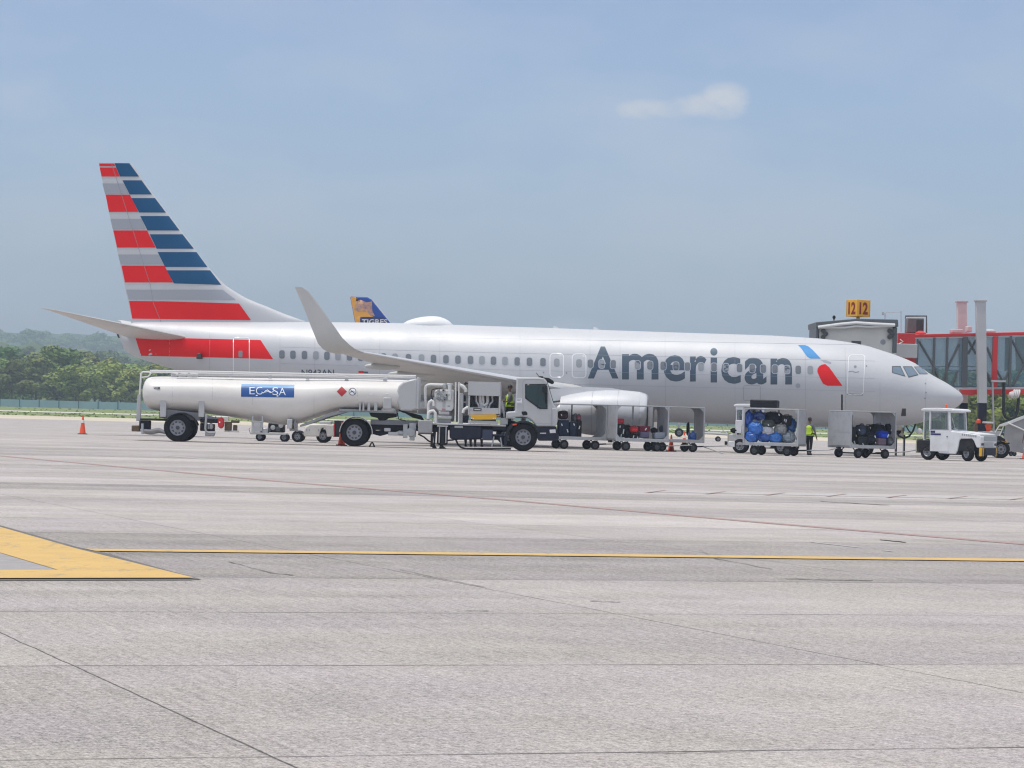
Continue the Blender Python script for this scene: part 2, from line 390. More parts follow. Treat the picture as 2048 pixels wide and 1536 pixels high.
ap = sheet('apron_ground', [(-420, -60), (420, -60), (420, 268), (-420, 268)], 0, ground_mat())
# the slab grid lives in the apron's own axes
T = Matrix.Translation((ORG.x, ORG.y, 0)) @ Matrix.Rotation(ANG, 4, 'Z'); ap.data.transform(T.inverted()); ap.matrix_world = T; MX[ap] = T
M_should = mat('shoulder_concrete', (.58, .52, .40), .85, dirt=.7, dscale=.05, dcol=(.36, .30, .19))
sheet('shoulder_ground', [(-500, 268), (500, 268), (500, 365), (-500, 365)], -.004, M_should)
M_grass = mat('grass_green', (.155, .21, .05), .9, dirt=.8, dscale=.06, dcol=(.30, .28, .13), bump=.6, bscale=2.)
def prof(y): return -.02 if y < 366 else -.02 + (y - 366) / 234 * .92 if y < 600 else .9 + (y - 600) * .0004
g = MB(); ys = [-400, 366, 400, 440, 480, 540, 600, 700, 900, 1300, 2000, 3500, 9000]
for i in range(len(ys) - 1):
    a, b2 = ys[i], ys[i + 1]; g.add([(-9000, a, prof(a)), (9000, a, prof(a)), (9000, b2, prof(b2)), (-9000, b2, prof(b2))], [(0, 1, 2, 3)])
go = g.build('terrain', M_grass, smooth=0); go['kind'] = 'structure'
if go.data.polygons[0].normal.z < 0: go.data.flip_normals()
M_road = mat('pale_road', (.62, .60, .53), .9, dirt=.5, dscale=.05, dcol=(.4, .37, .28))
rd = sheet('perimeter_road', [(-600, 437, prof(437) + .03), (600, 437, prof(437) + .03), (600, 462, prof(462) + .03), (-600, 462, prof(462) + .03)], 0, M_road)
# grass edges: tufts standing along the borders
gb = MB()
for k in range(2600):
    x = random.uniform(-130, 130); y = random.choice((random.uniform(366, 372), random.uniform(380, 437), random.uniform(463, 596))); z = prof(y); h = random.uniform(.08, .26); a = random.uniform(0, PI); wd = random.uniform(.12, .4)
    lx = random.uniform(-.15, .15)
    gb.add([(x - wd * math.cos(a), y - wd * math.sin(a), z), (x + wd * math.cos(a), y + wd * math.sin(a), z), (x + lx, y, z + h)], [(0, 1, 2)])
gt = gb.build('grass', mat('grass_blades', (.14, .20, .045), .85, dirt=.6, dscale=.1, dcol=(.27, .28, .1)), smooth=0, recalc=False); gt['kind'] = 'stuff'

def paint_mat(name, col, wear=.5):
    m = bpy.data.materials.new(name); m.use_nodes = True; t = m.node_tree; b = t.nodes['Principled BSDF']; tcn = nd(t, 'ShaderNodeTexCoord')
    n = nd(t, 'ShaderNodeTexNoise'); n.inputs['Scale'].default_value = 4.5; n.inputs['Detail'].default_value = 10; n.inputs['Roughness'].default_value = .8
    mp = nd(t, 'ShaderNodeMapping'); mp.inputs['Scale'].default_value = (1, .28, 1); t.links.new(tcn.outputs['Object'], mp.inputs[0]); t.links.new(mp.outputs[0], n.inputs['Vector'])
    r = nd(t, 'ShaderNodeMapRange'); r.inputs['From Min'].default_value = .53; r.inputs['From Max'].default_value = .68; r.inputs['To Max'].default_value = wear
    t.links.new(n.outputs['Fac'], r.inputs['Value'])
    n2 = nd(t, 'ShaderNodeTexNoise'); n2.inputs['Scale'].default_value = 2.; n2.inputs['Detail'].default_value = 4; t.links.new(tcn.outputs['Object'], n2.inputs['Vector'])
    ad = nd(t, 'ShaderNodeMix', data_type='RGBA'); ad.inputs['A'].default_value = (*[c * .85 for c in col], 1); ad.inputs['B'].default_value = (*[min(1, c * 1.1) for c in col], 1); t.links.new(n2.outputs['Fac'], ad.inputs['Factor'])
    mx = nd(t, 'ShaderNodeMix', data_type='RGBA'); t.links.new(ad.outputs['Result'], mx.inputs['A']); mx.inputs['B'].default_value = (.25, .22, .17, 1); t.links.new(r.outputs[0], mx.inputs['Factor'])
    t.links.new(mx.outputs['Result'], b.inputs['Base Color']); b.inputs['Roughness'].default_value = .75; return m
M_ypaint = paint_mat('yellow_marking_paint', (.60, .395, .13), .85); M_rpaint = paint_mat('red_marking_paint', (.36, .245, .225), .9); M_wpaint = paint_mat('white_marking_paint', (.45, .43, .415), .8)
M_kpaint = paint_mat('black_marking_paint', (.13, .12, .11), .6)
def marking(name, pts, z, m): return sheet(name, [tuple(G(*p))[:2] for p in pts], z, m)
marking('yellow_line_marking', [(170, 1099), (700, 1104.2), (1300, 1110.6), (2060, 1119.2), (2600, 1125.6), (2600, 1131), (2060, 1124.0), (1300, 1115.2), (700, 1108.8), (190, 1103.5)], .008, M_ypaint)
marking('black_line_marking', [(0, 1051), (152, 1094), (200, 1104), (402, 1159.5), (380, 1161), (-300, 1163), (-300, 964)], .004, M_kpaint)
marking('yellow_arrow_marking', [(-300, 970), (0, 1056), (150, 1099), (388, 1158.5), (-300, 1160), (-300, 1143), (115, 1142.5), (0, 1108), (-300, 1023)], .012, M_ypaint)
sheet('concrete_marking_gap', [tuple(G(*p))[:2] for p in [(-300, 1023), (0, 1108), (115, 1142.5), (-300, 1143)]], .009, mat('bare_concrete', (.33, .315, .31), .85, dirt=.5, dscale=6.))
marking('red_line_marking', [(-200, 895), (0, 911), (560, 962), (1024, 1000), (1500, 1042), (2060, 1088), (2060, 1091), (1500, 1044.5), (1024, 1002.2), (560, 964), (0, 912.6), (-200, 896.5)], .004, M_rpaint)
marking('white_line_marking', [(1300, 981), (1560, 986), (2080, 996), (2080, 1000.5), (1560, 990), (1300, 984)], .004, M_wpaint)
for k, x in enumerate((1300, 1420, 1540, 1662, 1782, 1903, 2024)):
    y = 982 + (x - 1300) * .0195
    marking('red_tick_marking', [(x - 12, y + 4.2), (x + 26, y - .6), (x + 34, y - .6), (x - 2, y + 4.2)], .009, M_rpaint)
marking('white_dash_marking', [(1620, 1083.5), (1720, 1095), (1722, 1096.5), (1620, 1084.8)], .004, M_wpaint)
marking('white_dash_marking', [(1765, 1100.5), (1786, 1103), (1786, 1104.2), (1765, 1101.7)], .004, M_wpaint)
marking('white_dash_marking', [(330, 911.3), (415, 918), (415, 918.9), (330, 912.1)], .004, M_wpaint)

M_crack = mat('crack_dark', (.07, .062, .055), .9)
def crack(pts, w_, z=.005):
    rc_ = random.Random(int(pts[0][0])); P = []
    for (a, b), (c, d) in zip(pts, pts[1:]):
        for k in range(8): t_ = k / 8; P.append((a + (c - a) * t_ + rc_.uniform(-1, 1) * 1.2, b + (d - b) * t_ + rc_.uniform(-1, 1) * .35))
    L_ = [(p[0], p[1] - w_ * rc_.uniform(.2, 1)) for p in P]; R_ = [(p[0], p[1] + w_ * rc_.uniform(.2, 1)) for p in P]
    sheet('crack_marking', [tuple(G(*p))[:2] for p in L_ + R_[::-1]], z, M_crack)
crack([(458, 1124), (505, 1137), (545, 1147), (592, 1152)], .55); crack([(1400, 1101), (1430, 1118), (1560, 1142)], .4); crack([(800, 1140), (880, 1158), (985, 1178)], .4); crack([(1570, 1158), (1660, 1161), (1757, 1162)], .5); crack([(930, 1222), (985, 1223)], .5); crack([(1180, 1203), (1250, 1206)], .6); crack([(1275, 1508), (1400, 1506), (1530, 1503)], .6); crack([(1760, 1080), (1820, 1086)], .8); crack([(1640, 1003), (1800, 1012)], .4)
# ---------------------------------------------------------------- far fence, trees, hills
M_fpanel = mat('fence_blue_grey', (.27, .42, .47), .7, dirt=.3, dscale=.3)
M_fpost = mat('fence_post', (.06, .12, .17), .7)
fz = .9; k = 0
xs = [-124 + 4 * i for i in range(61)]
fen = thing('fence', 'long pale blue panel fence in front of the forest beyond the grass', 'fence', (0, 600, fz))
fb = MB()
for x in xs[:-1]: fb.box(x + .06, x + 3.94, 599.97, 600.03, fz - .1, fz + 1.5)
fb.build('fence_panel', M_fpanel, fen)
pm = MB().box(-.09, .09, -.09, .09, -.1, 1.58)
p_first = None
for x in xs:
    if p_first is None:
        p_first = MB().box(x - .09, x + .09, 599.9, 600.1, fz - .2, fz + 1.6).build('post', M_fpost, fen)
    else:
        c = p_first.copy(); c.location = (x - xs[0], 0, 0); COL.objects.link(c); c.parent = fen
M_bark = mat('bark', (.10, .085, .065), .9)
def leaf_mat(name, c, rnd=.3): return mat(name, c, .7, spec=.3, dirt=.85, dscale=.35, dcol=(c[0] * 1.9, c[1] * 1.45, c[2] * .95), rnd=rnd)
LM = [leaf_mat('leaf_deep', (.10, .185, .05)), leaf_mat('leaf_mid', (.145, .235, .06)), leaf_mat('leaf_yellow', (.20, .25, .06)), leaf_mat('leaf_olive', (.15, .20, .065))]
def crown_mesh(name, W_, H_, z0, lobes, n, leaf, m, seed):
    rnd = random.Random(seed); mb = MB(); L = []
    for i in range(lobes):
        a = rnd.uniform(0, 2 * PI); q = rnd.uniform(0, 1) ** .6; zz = rnd.uniform(0, 1) ** .8
        rr = W_ / 2 * q * (1 - .5 * zz ** 2); L.append((Vector((math.cos(a) * rr, math.sin(a) * rr, z0 + H_ * (.12 + .8 * zz))), rnd.uniform(.10, .25) * W_, rnd.uniform(.5, .85)))
    for i in range(n):
        c, r, e = rnd.choice(L); d = Vector((rnd.gauss(0, 1), rnd.gauss(0, 1), rnd.gauss(.25, 1))).normalized(); p = c + Vector((d.x, d.y, d.z * e)) * r * rnd.uniform(.72, 1.08)
        t = Vector((rnd.uniform(-1, 1), rnd.uniform(-1, 1), rnd.uniform(-1, 1))); nn = (d + t * .8).normalized(); u = nn.cross(Vector((.3, .2, 1))).normalized(); v = nn.cross(u); s = leaf * rnd.uniform(.6, 1.4)
        mb.add([p - u * s, p + v * s * .6, p + u * s, p - v * s * .6], [(0, 1, 2, 3)])
    me = bpy.data.meshes.new(name); me.from_pydata(mb.v, [], mb.f); me.materials.append(m); return me
def trunk_mesh(name, h, r, seed):
    rnd = random.Random(seed); mb = MB(); mb.tube([(0, 0, -.5), (.1, 0, h * .4), (rnd.uniform(-.4, .4), 0, h * .75)], [r, r * .75, r * .45], 7)
    for i in range(5):
        a = rnd.uniform(0, 6.28); s = h * rnd.uniform(.3, .6); mb.tube([(.1, 0, s), (math.cos(a) * h * .18, math.sin(a) * h * .18, s + h * .2), (math.cos(a) * h * .28, math.sin(a) * h * .28, s + h * .42)], [r * .5, r * .3, r * .12], 5)
    me = bpy.data.meshes.new(name); me.from_pydata(mb.v, [], mb.f); me.materials.append(M_bark); return me
CR = []
for i in range(8):
    kind = i % 4; Wd, H = [(11, 10), (13, 8.5), (9, 9.5), (15, 9)][kind]
    CR.append((crown_mesh('crown', Wd, H, 1.2 if kind != 1 else .6, 24 + 4 * (i % 3), 3800, .46, LM[(i * 3 + i // 4) % 4], 50 + i), trunk_mesh('trunk', 9, .3, 80 + i)))
TREE_LABELS = ['round crowned tree standing at the forest edge behind the pale fence', 'broad spreading tree at the forest edge behind the pale fence', 'small dense tree at the forest edge behind the pale fence', 'wide flat topped tree at the forest edge behind the pale fence']
def tree(x, y, z, i, s, label, group='trees of the forest behind the fence', sz=1.):
    o = thing('tree', label, 'tree', (x, y, z), random.uniform(0, 6.28), group); o.scale = (s, s, s * sz)
    for nm, me in (('crown', CR[i][0]), ('trunk', CR[i][1])):
        c = link(nm, me, o)
rt = random.Random(21)
def fz_(px, Y, py=840): return W(px, py, Y).x
row = [(-30, 655, 12.2), (22, 640, 11.3), (70, 652, 13.1), (112, 660, 14.4), (150, 645, 10.4), (188, 655, 11.7), (226, 650, 11.3), (262, 640, 10.0), (300, 652, 10.9), (340, 645, 9.6), (380, 650, 10.4), (45, 690, 13.5), (95, 715, 16.5), (140, 700, 14.8), (210, 705, 13.5), (255, 690, 13.1), (290, 700, 12.6), (5, 720, 15.7), (165, 740, 15.7), (-50, 700, 13.9), (330, 690, 12.2)]
for k, (px, Y, h) in enumerate(row):
    i = rt.randrange(8); s = h / 12.5
    tree(fz_(px, Y), Y, 1, i, s, TREE_LABELS[i % 4])
for px, Y, h in ((1880, 320, 8.5), (1925, 335, 9.5), (1965, 318, 8.5), (2000, 340, 9.8), (2035, 322, 8.5), (2075, 335, 9.5), (1850, 345, 8)):
    i = rt.randrange(8); tree(fz_(px, Y), Y, 0, i, h / 12.5, 'green tree growing behind the red and glass boarding bridge', 'trees behind the boarding bridge')
# the rest of the wood: one mass, real crowns merged
fm = MB(); FV = []; FF = []
for k in range(150):
    px = rt.uniform(-700, 2700); Y = rt.uniform(650, 960); me = CR[rt.randrange(8)][0]; s = rt.uniform(.75, 1.0); a = rt.uniform(0, 6.28); x = fz_(px, Y); z = 1 + max(0, Y - 720) * .012
    R = Matrix.Translation((x, Y, z)) @ Matrix.Rotation(a, 4, 'Z') @ Matrix.Scale(s, 4); o0 = len(FV)
    vs = [0.] * (len(me.vertices) * 3); me.vertices.foreach_get('co', vs)
    FV += [R @ Vector(vs[j:j + 3]) for j in range(0, len(vs), 3)]; FF += [[i + o0 for i in range(4 * q, 4 * q + 4)] for q in range(len(me.vertices) // 4)]
me = bpy.data.meshes.new('forest'); me.from_pydata(FV, [], FF); me.materials.append(LM[1]); fo = link('forest', me); fo['kind'] = 'stuff'
# far wooded hills
M_hill = mat('hill_wood', (.045, .085, .03), .9, dirt=1., dscale=.03, dcol=(.11, .16, .05), bump=1., bscale=.08)
def hill(name, Y, D, prof_px, seed, amp):
    f = interp([(W(px, py, Y).x, W(px, py, Y).z) for px, py in prof_px]); mb = MB(); x0 = -Y * .42; x1 = Y * .42; n = 1100; rows = []
    for r in range(7):
        q = r / 6; rows.append([])
        for i in range(n + 1):
            x = x0 + (x1 - x0) * i / n; h = f(x); b = noise.noise(Vector((x * .02, q * 3, seed))) * amp * 1.5 + noise.noise(Vector((x * .11, q * 9, seed + 5))) * amp
            rows[-1].append((x, Y - D * (1 - q) + (noise.noise(Vector((x * .01, seed, 0))) * D * .1), -2 + (h + 2 + b) * math.sin(q * PI / 2)))
    rows.append([(p[0], p[1] + D * .5, -2) for p in rows[-1]])
    o = mb.loft(rows, cap=False, closed=False).build(name, M_hill, smooth=0, recalc=True); o['kind'] = 'structure'
hill('hill_terrain', 2900, 900, [(-2500, 690), (-600, 668), (0, 665), (60, 668), (120, 673), (240, 678), (420, 690), (800, 706), (1400, 735), (2048, 760), (4500, 830)], 1., 5.)
hill('hill_terrain', 1500, 450, [(-2500, 700), (-300, 690), (0, 694), (60, 700), (110, 697), (200, 704), (300, 712), (700, 740), (1400, 770), (2048, 790), (4500, 850)], 7., 3.2)
# woods on the nearer ridge
FV = []; FF = []
for k in range(130):
    px = rt.uniform(-500, 900); Y = rt.uniform(1180, 1420); me = CR[rt.randrange(8)][0]; s = rt.uniform(.8, 1.25); q0 = W(px, 703 + max(0, px) * .038 + rt.uniform(-4, 26), Y); R = Matrix.Translation((q0.x, Y, q0.z - 9 * s)) @ Matrix.Rotation(rt.uniform(0, 6.28), 4, 'Z') @ Matrix.Scale(s, 4); o0 = len(FV)
    vs = [0.] * (len(me.vertices) * 3); me.vertices.foreach_get('co', vs)
    FV += [R @ Vector(vs[j:j + 3]) for j in range(0, len(vs), 3)]; FF += [[i + o0 for i in range(4 * q, 4 * q + 4)] for q in range(len(me.vertices) // 4)]
me = bpy.data.meshes.new('forest'); me.from_pydata(FV, [], FF); me.materials.append(LM[0]); fo = link('forest', me); fo['kind'] = 'stuff'
FV = []; FF = []; ht = interp([(-600, 668), (0, 665), (60, 668), (120, 673), (240, 678), (420, 690), (800, 706)])
for k in range(170):
    px = rt.uniform(-300, 620); Y = rt.uniform(2450, 2620); me = CR[rt.randrange(8)][0]; s = rt.uniform(1.2, 2.2); q0 = W(px, ht(px) + rt.uniform(-3, 30), Y); R = Matrix.Translation((q0.x, Y, q0.z - 9.5 * s)) @ Matrix.Rotation(rt.uniform(0, 6.28), 4, 'Z') @ Matrix.Scale(s, 4); o0 = len(FV)
    vs = [0.] * (len(me.vertices) * 3); me.vertices.foreach_get('co', vs); n_ = len(me.vertices) // 8
    FV += [R @ (Vector(vs[j:j + 3])) for j in range(0, n_ * 12, 3)]; FF += [[i + o0 for i in range(4 * q, 4 * q + 4)] for q in range(n_)]
me = bpy.data.meshes.new('forest'); me.from_pydata(FV, [], FF); me.materials.append(LM[0]); fo = link('forest', me); fo['kind'] = 'stuff'
# humid air
hz = MB().box(-2200, 2200, -30, 3400, -1.5, 140); me_m = bpy.data.materials.new('humid_air'); me_m.use_nodes = True; t = me_m.node_tree; t.nodes.clear()
out = nd(t, 'ShaderNodeOutputMaterial'); pv = nd(t, 'ShaderNodeVolumePrincipled'); pv.inputs['Color'].default_value = (*HAZE_COL, 1); pv.inputs['Density'].default_value = HAZE_D; pv.inputs['Anisotropy'].default_value = 0.
t.links.new(pv.outputs[0], out.inputs['Volume'])
ho = hz.build('haze', me_m, smooth=0); ho['kind'] = 'stuff'
# ================================================================ airliner
PSI = math.radians(5.9); nose = W(1927, 797, 130.2)
air = thing('airliner', 'large silver jet airliner with red white and blue tail parked at the gate', 'airplane', (nose.x, nose.y, 0), -PSI)
AI = MX[air].inverted(); AI3 = AI.to_3x3(); AO = AI @ Vector((0, 0, CAMH))
def AP(px, py, yl=0.):
    d = AI3 @ ray(px, py); t = (yl - AO.y) / d.y; return AO + d * t
M_sil = mat('silver_mica', (.56, .57, .59), .48, metal=.15, spec=.3, coat=.0, dirt=.25, dscale=.6, dcol=(.40, .43, .45))
M_wgrey = mat('wing_grey', (.57, .565, .55), .42, dirt=.25, dscale=.6)
M_wlead = mat('leading_edge_metal', (.72, .73, .74), .28, metal=.6)
M_nac = mat('nacelle_silver', (.57, .58, .60), .48, metal=.1, spec=.3, coat=.05, dirt=.08)
M_ared = mat('livery_red', (.78, .008, .012), .35, spec=.35, dirt=.1, dscale=.8)
M_ablue = mat('livery_blue', (.004, .078, .19), .35, spec=.35, dirt=.3, dscale=1.2, dcol=(.012, .10, .24))
M_alite = mat('livery_light_blue', (.04, .27, .60), .3, coat=.3)
M_asilv = mat('livery_silver_band', (.37, .39, .43), .35, metal=.2)
M_awhite = mat('livery_white', (.78, .79, .80), .35, coat=.2)
M_agrey = mat('livery_lettering', (.07, .105, .145), .32, metal=.25, coat=.3)
M_line = mat('door_outline_white', (.80, .81, .83), .4)
M_seam = mat('panel_seam', (.26, .28, .31), .5)
M_ckpt = mat('cockpit_glass', (.16, .23, .30), .05, spec=.9, metal=.2)
top_px = [(1927, 797), (1924, 789), (1914, 780), (1894, 766.5), (1874, 755.5), (1859, 747), (1843.5, 735.5), (1830, 726.5), (1808, 716.5), (1784, 707.5), (1759, 699.5), (1733, 691.5), (1688, 683), (1644, 677.5), (1600, 674.5), (1540, 671), (1400, 666.5), (1250, 661.5), (1085, 655.5), (960, 651.5), (807, 646.5), (663, 644.5), (500, 644), (380, 644), (264, 645), (250, 651), (238, 666)]
bot_px = [(1927, 797), (1925, 803.5), (1919, 810), (1910, 816), (1895, 824), (1870, 836), (1840, 846), (1790, 851.5), (1720, 854.5), (1655, 854.5), (1550, 851.5), (1440, 848), (1330, 844.5), (1100, 838), (900, 831.5), (760, 820), (666, 807), (520, 783), (430, 761), (336, 735), (283, 718), (262, 710), (252, 704), (238, 668)]
tp = [AP(*p) for p in top_px]; bt = [AP(*p) for p in bot_px]
fT = interp([(-p.x, p.z) for p in tp]); fB = interp([(-p.x, p.z) for p in bt])
UE = -tp[-1].x
fHW = interp([(0, 0), (.06, .2), (.2, .42), (.5, .72), (1, 1.03), (1.7, 1.33), (2.5, 1.56), (3.5, 1.74), (4.5, 1.84), (5.5, 1.88), (25, 1.88), (28, 1.78), (31, 1.5), (34, 1.08), (36.5, .62), (37.6, .36), (UE, .2)])
def SEC(u):
    T_, B_, hw = fT(u), fB(u), fHW(u); return T_, B_, hw, B_ + .52 * (T_ - B_)
def ysurf(x, z):
    T_, B_, hw, zc = SEC(-x); h = (T_ - zc) if z > zc else (zc - B_); t = max(-.985, min(.985, (z - zc) / max(h, 1e-3)))
    return -hw * math.sqrt(1 - t * t), hw, h, zc
def FS(off=.004):
    def f(px, py):
        p = AP(px, py, -1.88)
        for _ in range(6): p = AP(px, py, ysurf(p.x, p.z)[0])
        y, hw, h, zc = ysurf(p.x, p.z); n = Vector((0, y / max(hw, .05) ** 2, (p.z - zc) / max(h, .05) ** 2)).normalized()
        return Vector((p.x, y, p.z)) + n * off
    return f
us = [.0, .02, .05, .1, .17, .26, .38, .52, .7, .9, 1.1, 1.35, 1.6, 1.9, 2.2, 2.5, 2.9, 3.3, 3.7, 4.2, 4.7, 5.2, 5.8, 6.5] + [7.5 + i for i in range(0, 16)] + [23 + .4 * i for i in range(38)]
us = [u for u in us if u < UE - .15] + [UE - .1, UE]
rings = []
for u in us:
    T_, B_, hw, zc = SEC(u); r = []
    for k in range(160):
        a = 2 * PI * k / 160; c, s = math.cos(a), math.sin(a); r.append((-u, hw * c, zc + ((T_ - zc) if s > 0 else (zc - B_)) * s))
    rings.append(r)
fus = MB().loft(rings).build('fuselage', M_sil, air, world=False, smooth=50)
A = dict(parent=air, world=False)
fs = FS()
# red band on the rear fuselage, lettering and emblem
def c1(l): return [(x / 3.012, 280 + y / 3.012) for x, y in l]
def c4(l): return [(1440 + x / 4.096, 650 + y / 4.096) for x, y in l]
decal('red_tail_band', [c1([(815, 1190), (1150, 1195), (1570, 1205), (1645, 1320), (1250, 1309), (850, 1300)])], fs, M_ared, **A)
LET = [('A', 1175.5, 693, 1237, 757), ('m', 1244, 707.5, 1317, 759), ('e', 1327, 710.5, 1371, 763), ('r', 1380, 712, 1413, 763), ('i', 1420.5, 696, 1435, 765), ('c', 1442.5, 714, 1481.5, 767.5), ('a', 1489, 715.5, 1533, 769), ('n', 1541, 716, 1584, 769)]
for ch, a, b, c, d in LET:
    decal('lettering', [fit(text_mesh(ch, .022), a, b, c, d)], fs, M_agrey, **A)
decal('emblem_blue', [c4([(640, 165), (690, 164), (722, 174), (760, 205), (825, 275), (740, 275), (716, 262), (695, 235), (668, 195)])], FS(.006), M_alite, step=4, **A)
decal('emblem_red', [c4([(812, 338), (835, 325), (862, 320), (895, 347), (1003, 498), (880, 498), (843, 480), (818, 432), (797, 382), (799, 358)])], FS(.006), M_ared, step=4, **A)
decal('emblem_grey', [c4([(822, 284), (868, 290), (912, 305), (908, 318), (850, 304)])], FS(.006), M_asilv, step=4, **A)
decal('registration', [fit(text_mesh('N943AN', .015), 603, 739, 668, 752)], fs, M_agrey, **A)
decal('flag_mark', [[(717, 742), (727, 742), (727, 746), (717, 746)]], FS(.005), M_ared, **A); decal('flag_mark', [[(727, 743), (736, 743.3), (736, 746.5), (727, 746)]], FS(.005), M_agrey, **A)
# cabin windows
wx = [564, 586, 609, 632, 654, 676, 699, 721.5, 744, 767, 790, 817, 843, 867, 892, 916, 941, 964, 987, 1010, 1034.5, 1059, 1086, 1181, 1203.5, 1226.5, 1275, 1300, 1326.5, 1352, 1375, 1402, 1428, 1452, 1479, 1504.5, 1526.5, 1550, 1574, 1596.5, 1620.5]
def wy(x): return 709 + (x - 564) * (740.5 - 709) / (1621 - 564)
M_wrim = mat('window_rim', (.50, .52, .56), .35, metal=.3)
M_blind = mat('window_blind', (.30, .32, .34), .25)
def window(x, parent):
    y = wy(x)
    decal('window_rim', [ring(rrect(x, y, 13.2, 18.8, 5), rrect(x, y, 11.0, 16.6, 4.2))], FS(.008), M_wrim, parent, world=False)
for i, x in enumerate(wx):
    y = wy(x); o = decal('cabin_window', [rrect(x, y, 11.2, 16.8, 4.3)], fs, M_pane if i % 7 not in (3, 5) else M_blind, **A); window(x, o)
def door(name, x0, y0, x1, y1, r, win=None, lean=0., th=2.0, m=M_line):
    cx, cy, w_, h_ = (x0 + x1) / 2, (y0 + y1) / 2, x1 - x0, y1 - y0
    sk = lambda P: [(px - lean * (py - cy), py) for px, py in P]
    o = decal(name, [ring(sk(rrect(cx, cy, w_, h_, r)), sk(rrect(cx, cy, w_ - 2 * th, h_ - 2 * th, max(r - th, 1))))], FS(.009), m, **A)
    if m is M_line: decal('door_panel', [sk(rrect(cx, cy, w_ - 2 * th, h_ - 2 * th, max(r - th, 1)))], FS(.003), M_sil, o, world=False)
    if win:
        q = decal('cabin_window', [rrect(win[0], win[1], 11.2, 16.5, 4.3)], FS(.007), M_blind, o, world=False)
    return o
d1 = door('service_door', 1695, 709.5, 1729, 789.5, 6, lean=.045, th=1.6)
decal('door_handle', [strip([(1697, 743.5), (1704, 742.5), (1712, 745), (1718, 743)], 1.6)], FS(.008), M_seam, d1, world=False)
decal('door_window', [rrect(1710.5, 733.5, 5.5, 5.5, 2.7)], FS(.008), M_seam, d1, world=False)
decal('door_sill', [strip([(1694, 788), (1726, 789.5)], 3)], FS(.009), M_seam, d1, world=False)
door('exit_door', 1099, 706, 1128, 755.5, 8, (1113.5, wy(1113.5))); door('exit_door', 1143.5, 707, 1173, 756.5, 8, (1158, wy(1158)))
d2 = door('service_door', 466, 674, 499.5, 748, 6, th=1.7, m=M_awhite)
decal('door_handle', [rrect(481, 708, 8, 13, 2)], FS(.008), M_seam, d2, world=False)
# cockpit glazing
def c1b(l): return [(1600 + x / 4.518, 580 + y / 4.518) for x, y in l]
for P in ([(838, 694), (905, 693), (945, 775), (838, 745)], [(937, 697), (1010, 697), (1062, 764), (984, 784)], [(1036, 698), (1090, 697), (1150, 757), (1082, 757)]):
    o = decal('cockpit_window', [c1b(P)], FS(.006), M_ckpt, step=3, **A)
    cx = sum(p[0] for p in P) / 4; cy = sum(p[1] for p in P) / 4; big = [(cx + (x - cx) * 1.13, cy + (y - cy) * 1.16) for x, y in P]
    decal('window_rim', [ring(c1b(big), c1b(P))], FS(.009), M_hub, o, step=3, world=False)
# small fittings
decal('outflow_valve', [rrect(1596, 771.5, 9.5, 9.5, 4.7)], FS(.005), M_asilv, **A)
decal('hatch_opening', [[(1802, 832), (1804, 817), (1812, 817), (1812, 832), (1809, 832), (1809, 823), (1806.5, 823), (1806, 832)]], FS(.006), M_hub, step=4, **A)
decal('cargo_door_outline', [ring(rrect(1504, 786, 34, 30, 3), rrect(1504, 786, 32.6, 28.6, 2.4))], FS(.004), M_seam, **A)
for pts in ([(1760, 760), (1760, 850)], [(1852, 757), (1850, 838)], [(1240, 662), (1240, 840)], [(1040, 655), (1040, 836)], [(560, 646), (560, 788)], [(1470, 670), (1470, 846)], [(630, 646), (629, 800)], [(760, 647), (759, 815)], [(880, 650), (879, 830)], [(1180, 661), (1180, 840)], [(1330, 667), (1331, 844)], [(1610, 677), (1612, 853)], [(1690, 685), (1692, 853)], [(420, 646), (419, 755)], [(340, 648), (338, 733)]):
    decal('panel_seam', [strip(pts, .55)], FS(.0045), M_asilv, **A)
for y0, y1 in ((694, 722), (727, 757), (752, 783), (668, 690)):
    decal('panel_seam', [strip([(560, y0), (1000, y0 + (y1 - y0) * .42), (1750, y1)], .4)], FS(.0045), M_asilv, **A)
for a, b in ((1851, 767), (1852, 785), (1850, 797), (1733, 732), (1087, 745), (1133, 746)): decal('probe', [rrect(a, b, 3, 3, 1.2)], FS(.006), M_seam, **A)
for a, b, c in ((1195, 655, 661), (1115, 653, 658)):
    p = AP(a, b); q = AP(a, c + 2); MB().prism([(p.x - .18, p.z), (p.x - .05, p.z), (q.x + .16, q.z), (q.x - .2, q.z)], -.015, .015).build('blade_antenna', M_awhite, bevel=.006, **A)
p = AP(1126, 838); lathe_at('beacon', air, M_red, (p.x, 0, SEC(-p.x)[1] + .02), (0, 0, -1), [(0, .07), (.07, .06), (.1, .02)], 12, world=False)
# satellite dome
u0, u1 = -AP(906, 650).x, -AP(807, 645).x; L_ = u1 - u0; rr = []
for k in range(13):
    t = k / 12; u = u0 + L_ * t; h = .36 * (math.sin(PI * min(1, t * 1.35 if t < .37 else .5 + (t - .37) * .79)) ** .7) if 0 < t < 1 else .01
    wd = .55 * math.sin(PI * (.02 + .96 * t)) ** .5; zt = fT(u); rr.append([(-u, wd * math.cos(a), zt - .08 + (h + .08) * max(0, math.sin(a)) - .12 * max(0, -math.sin(a))) for a in [2 * PI * j / 20 for j in range(20)]])
MB().loft(rr).build('radio_dome', M_awhite, smooth=60, **A)
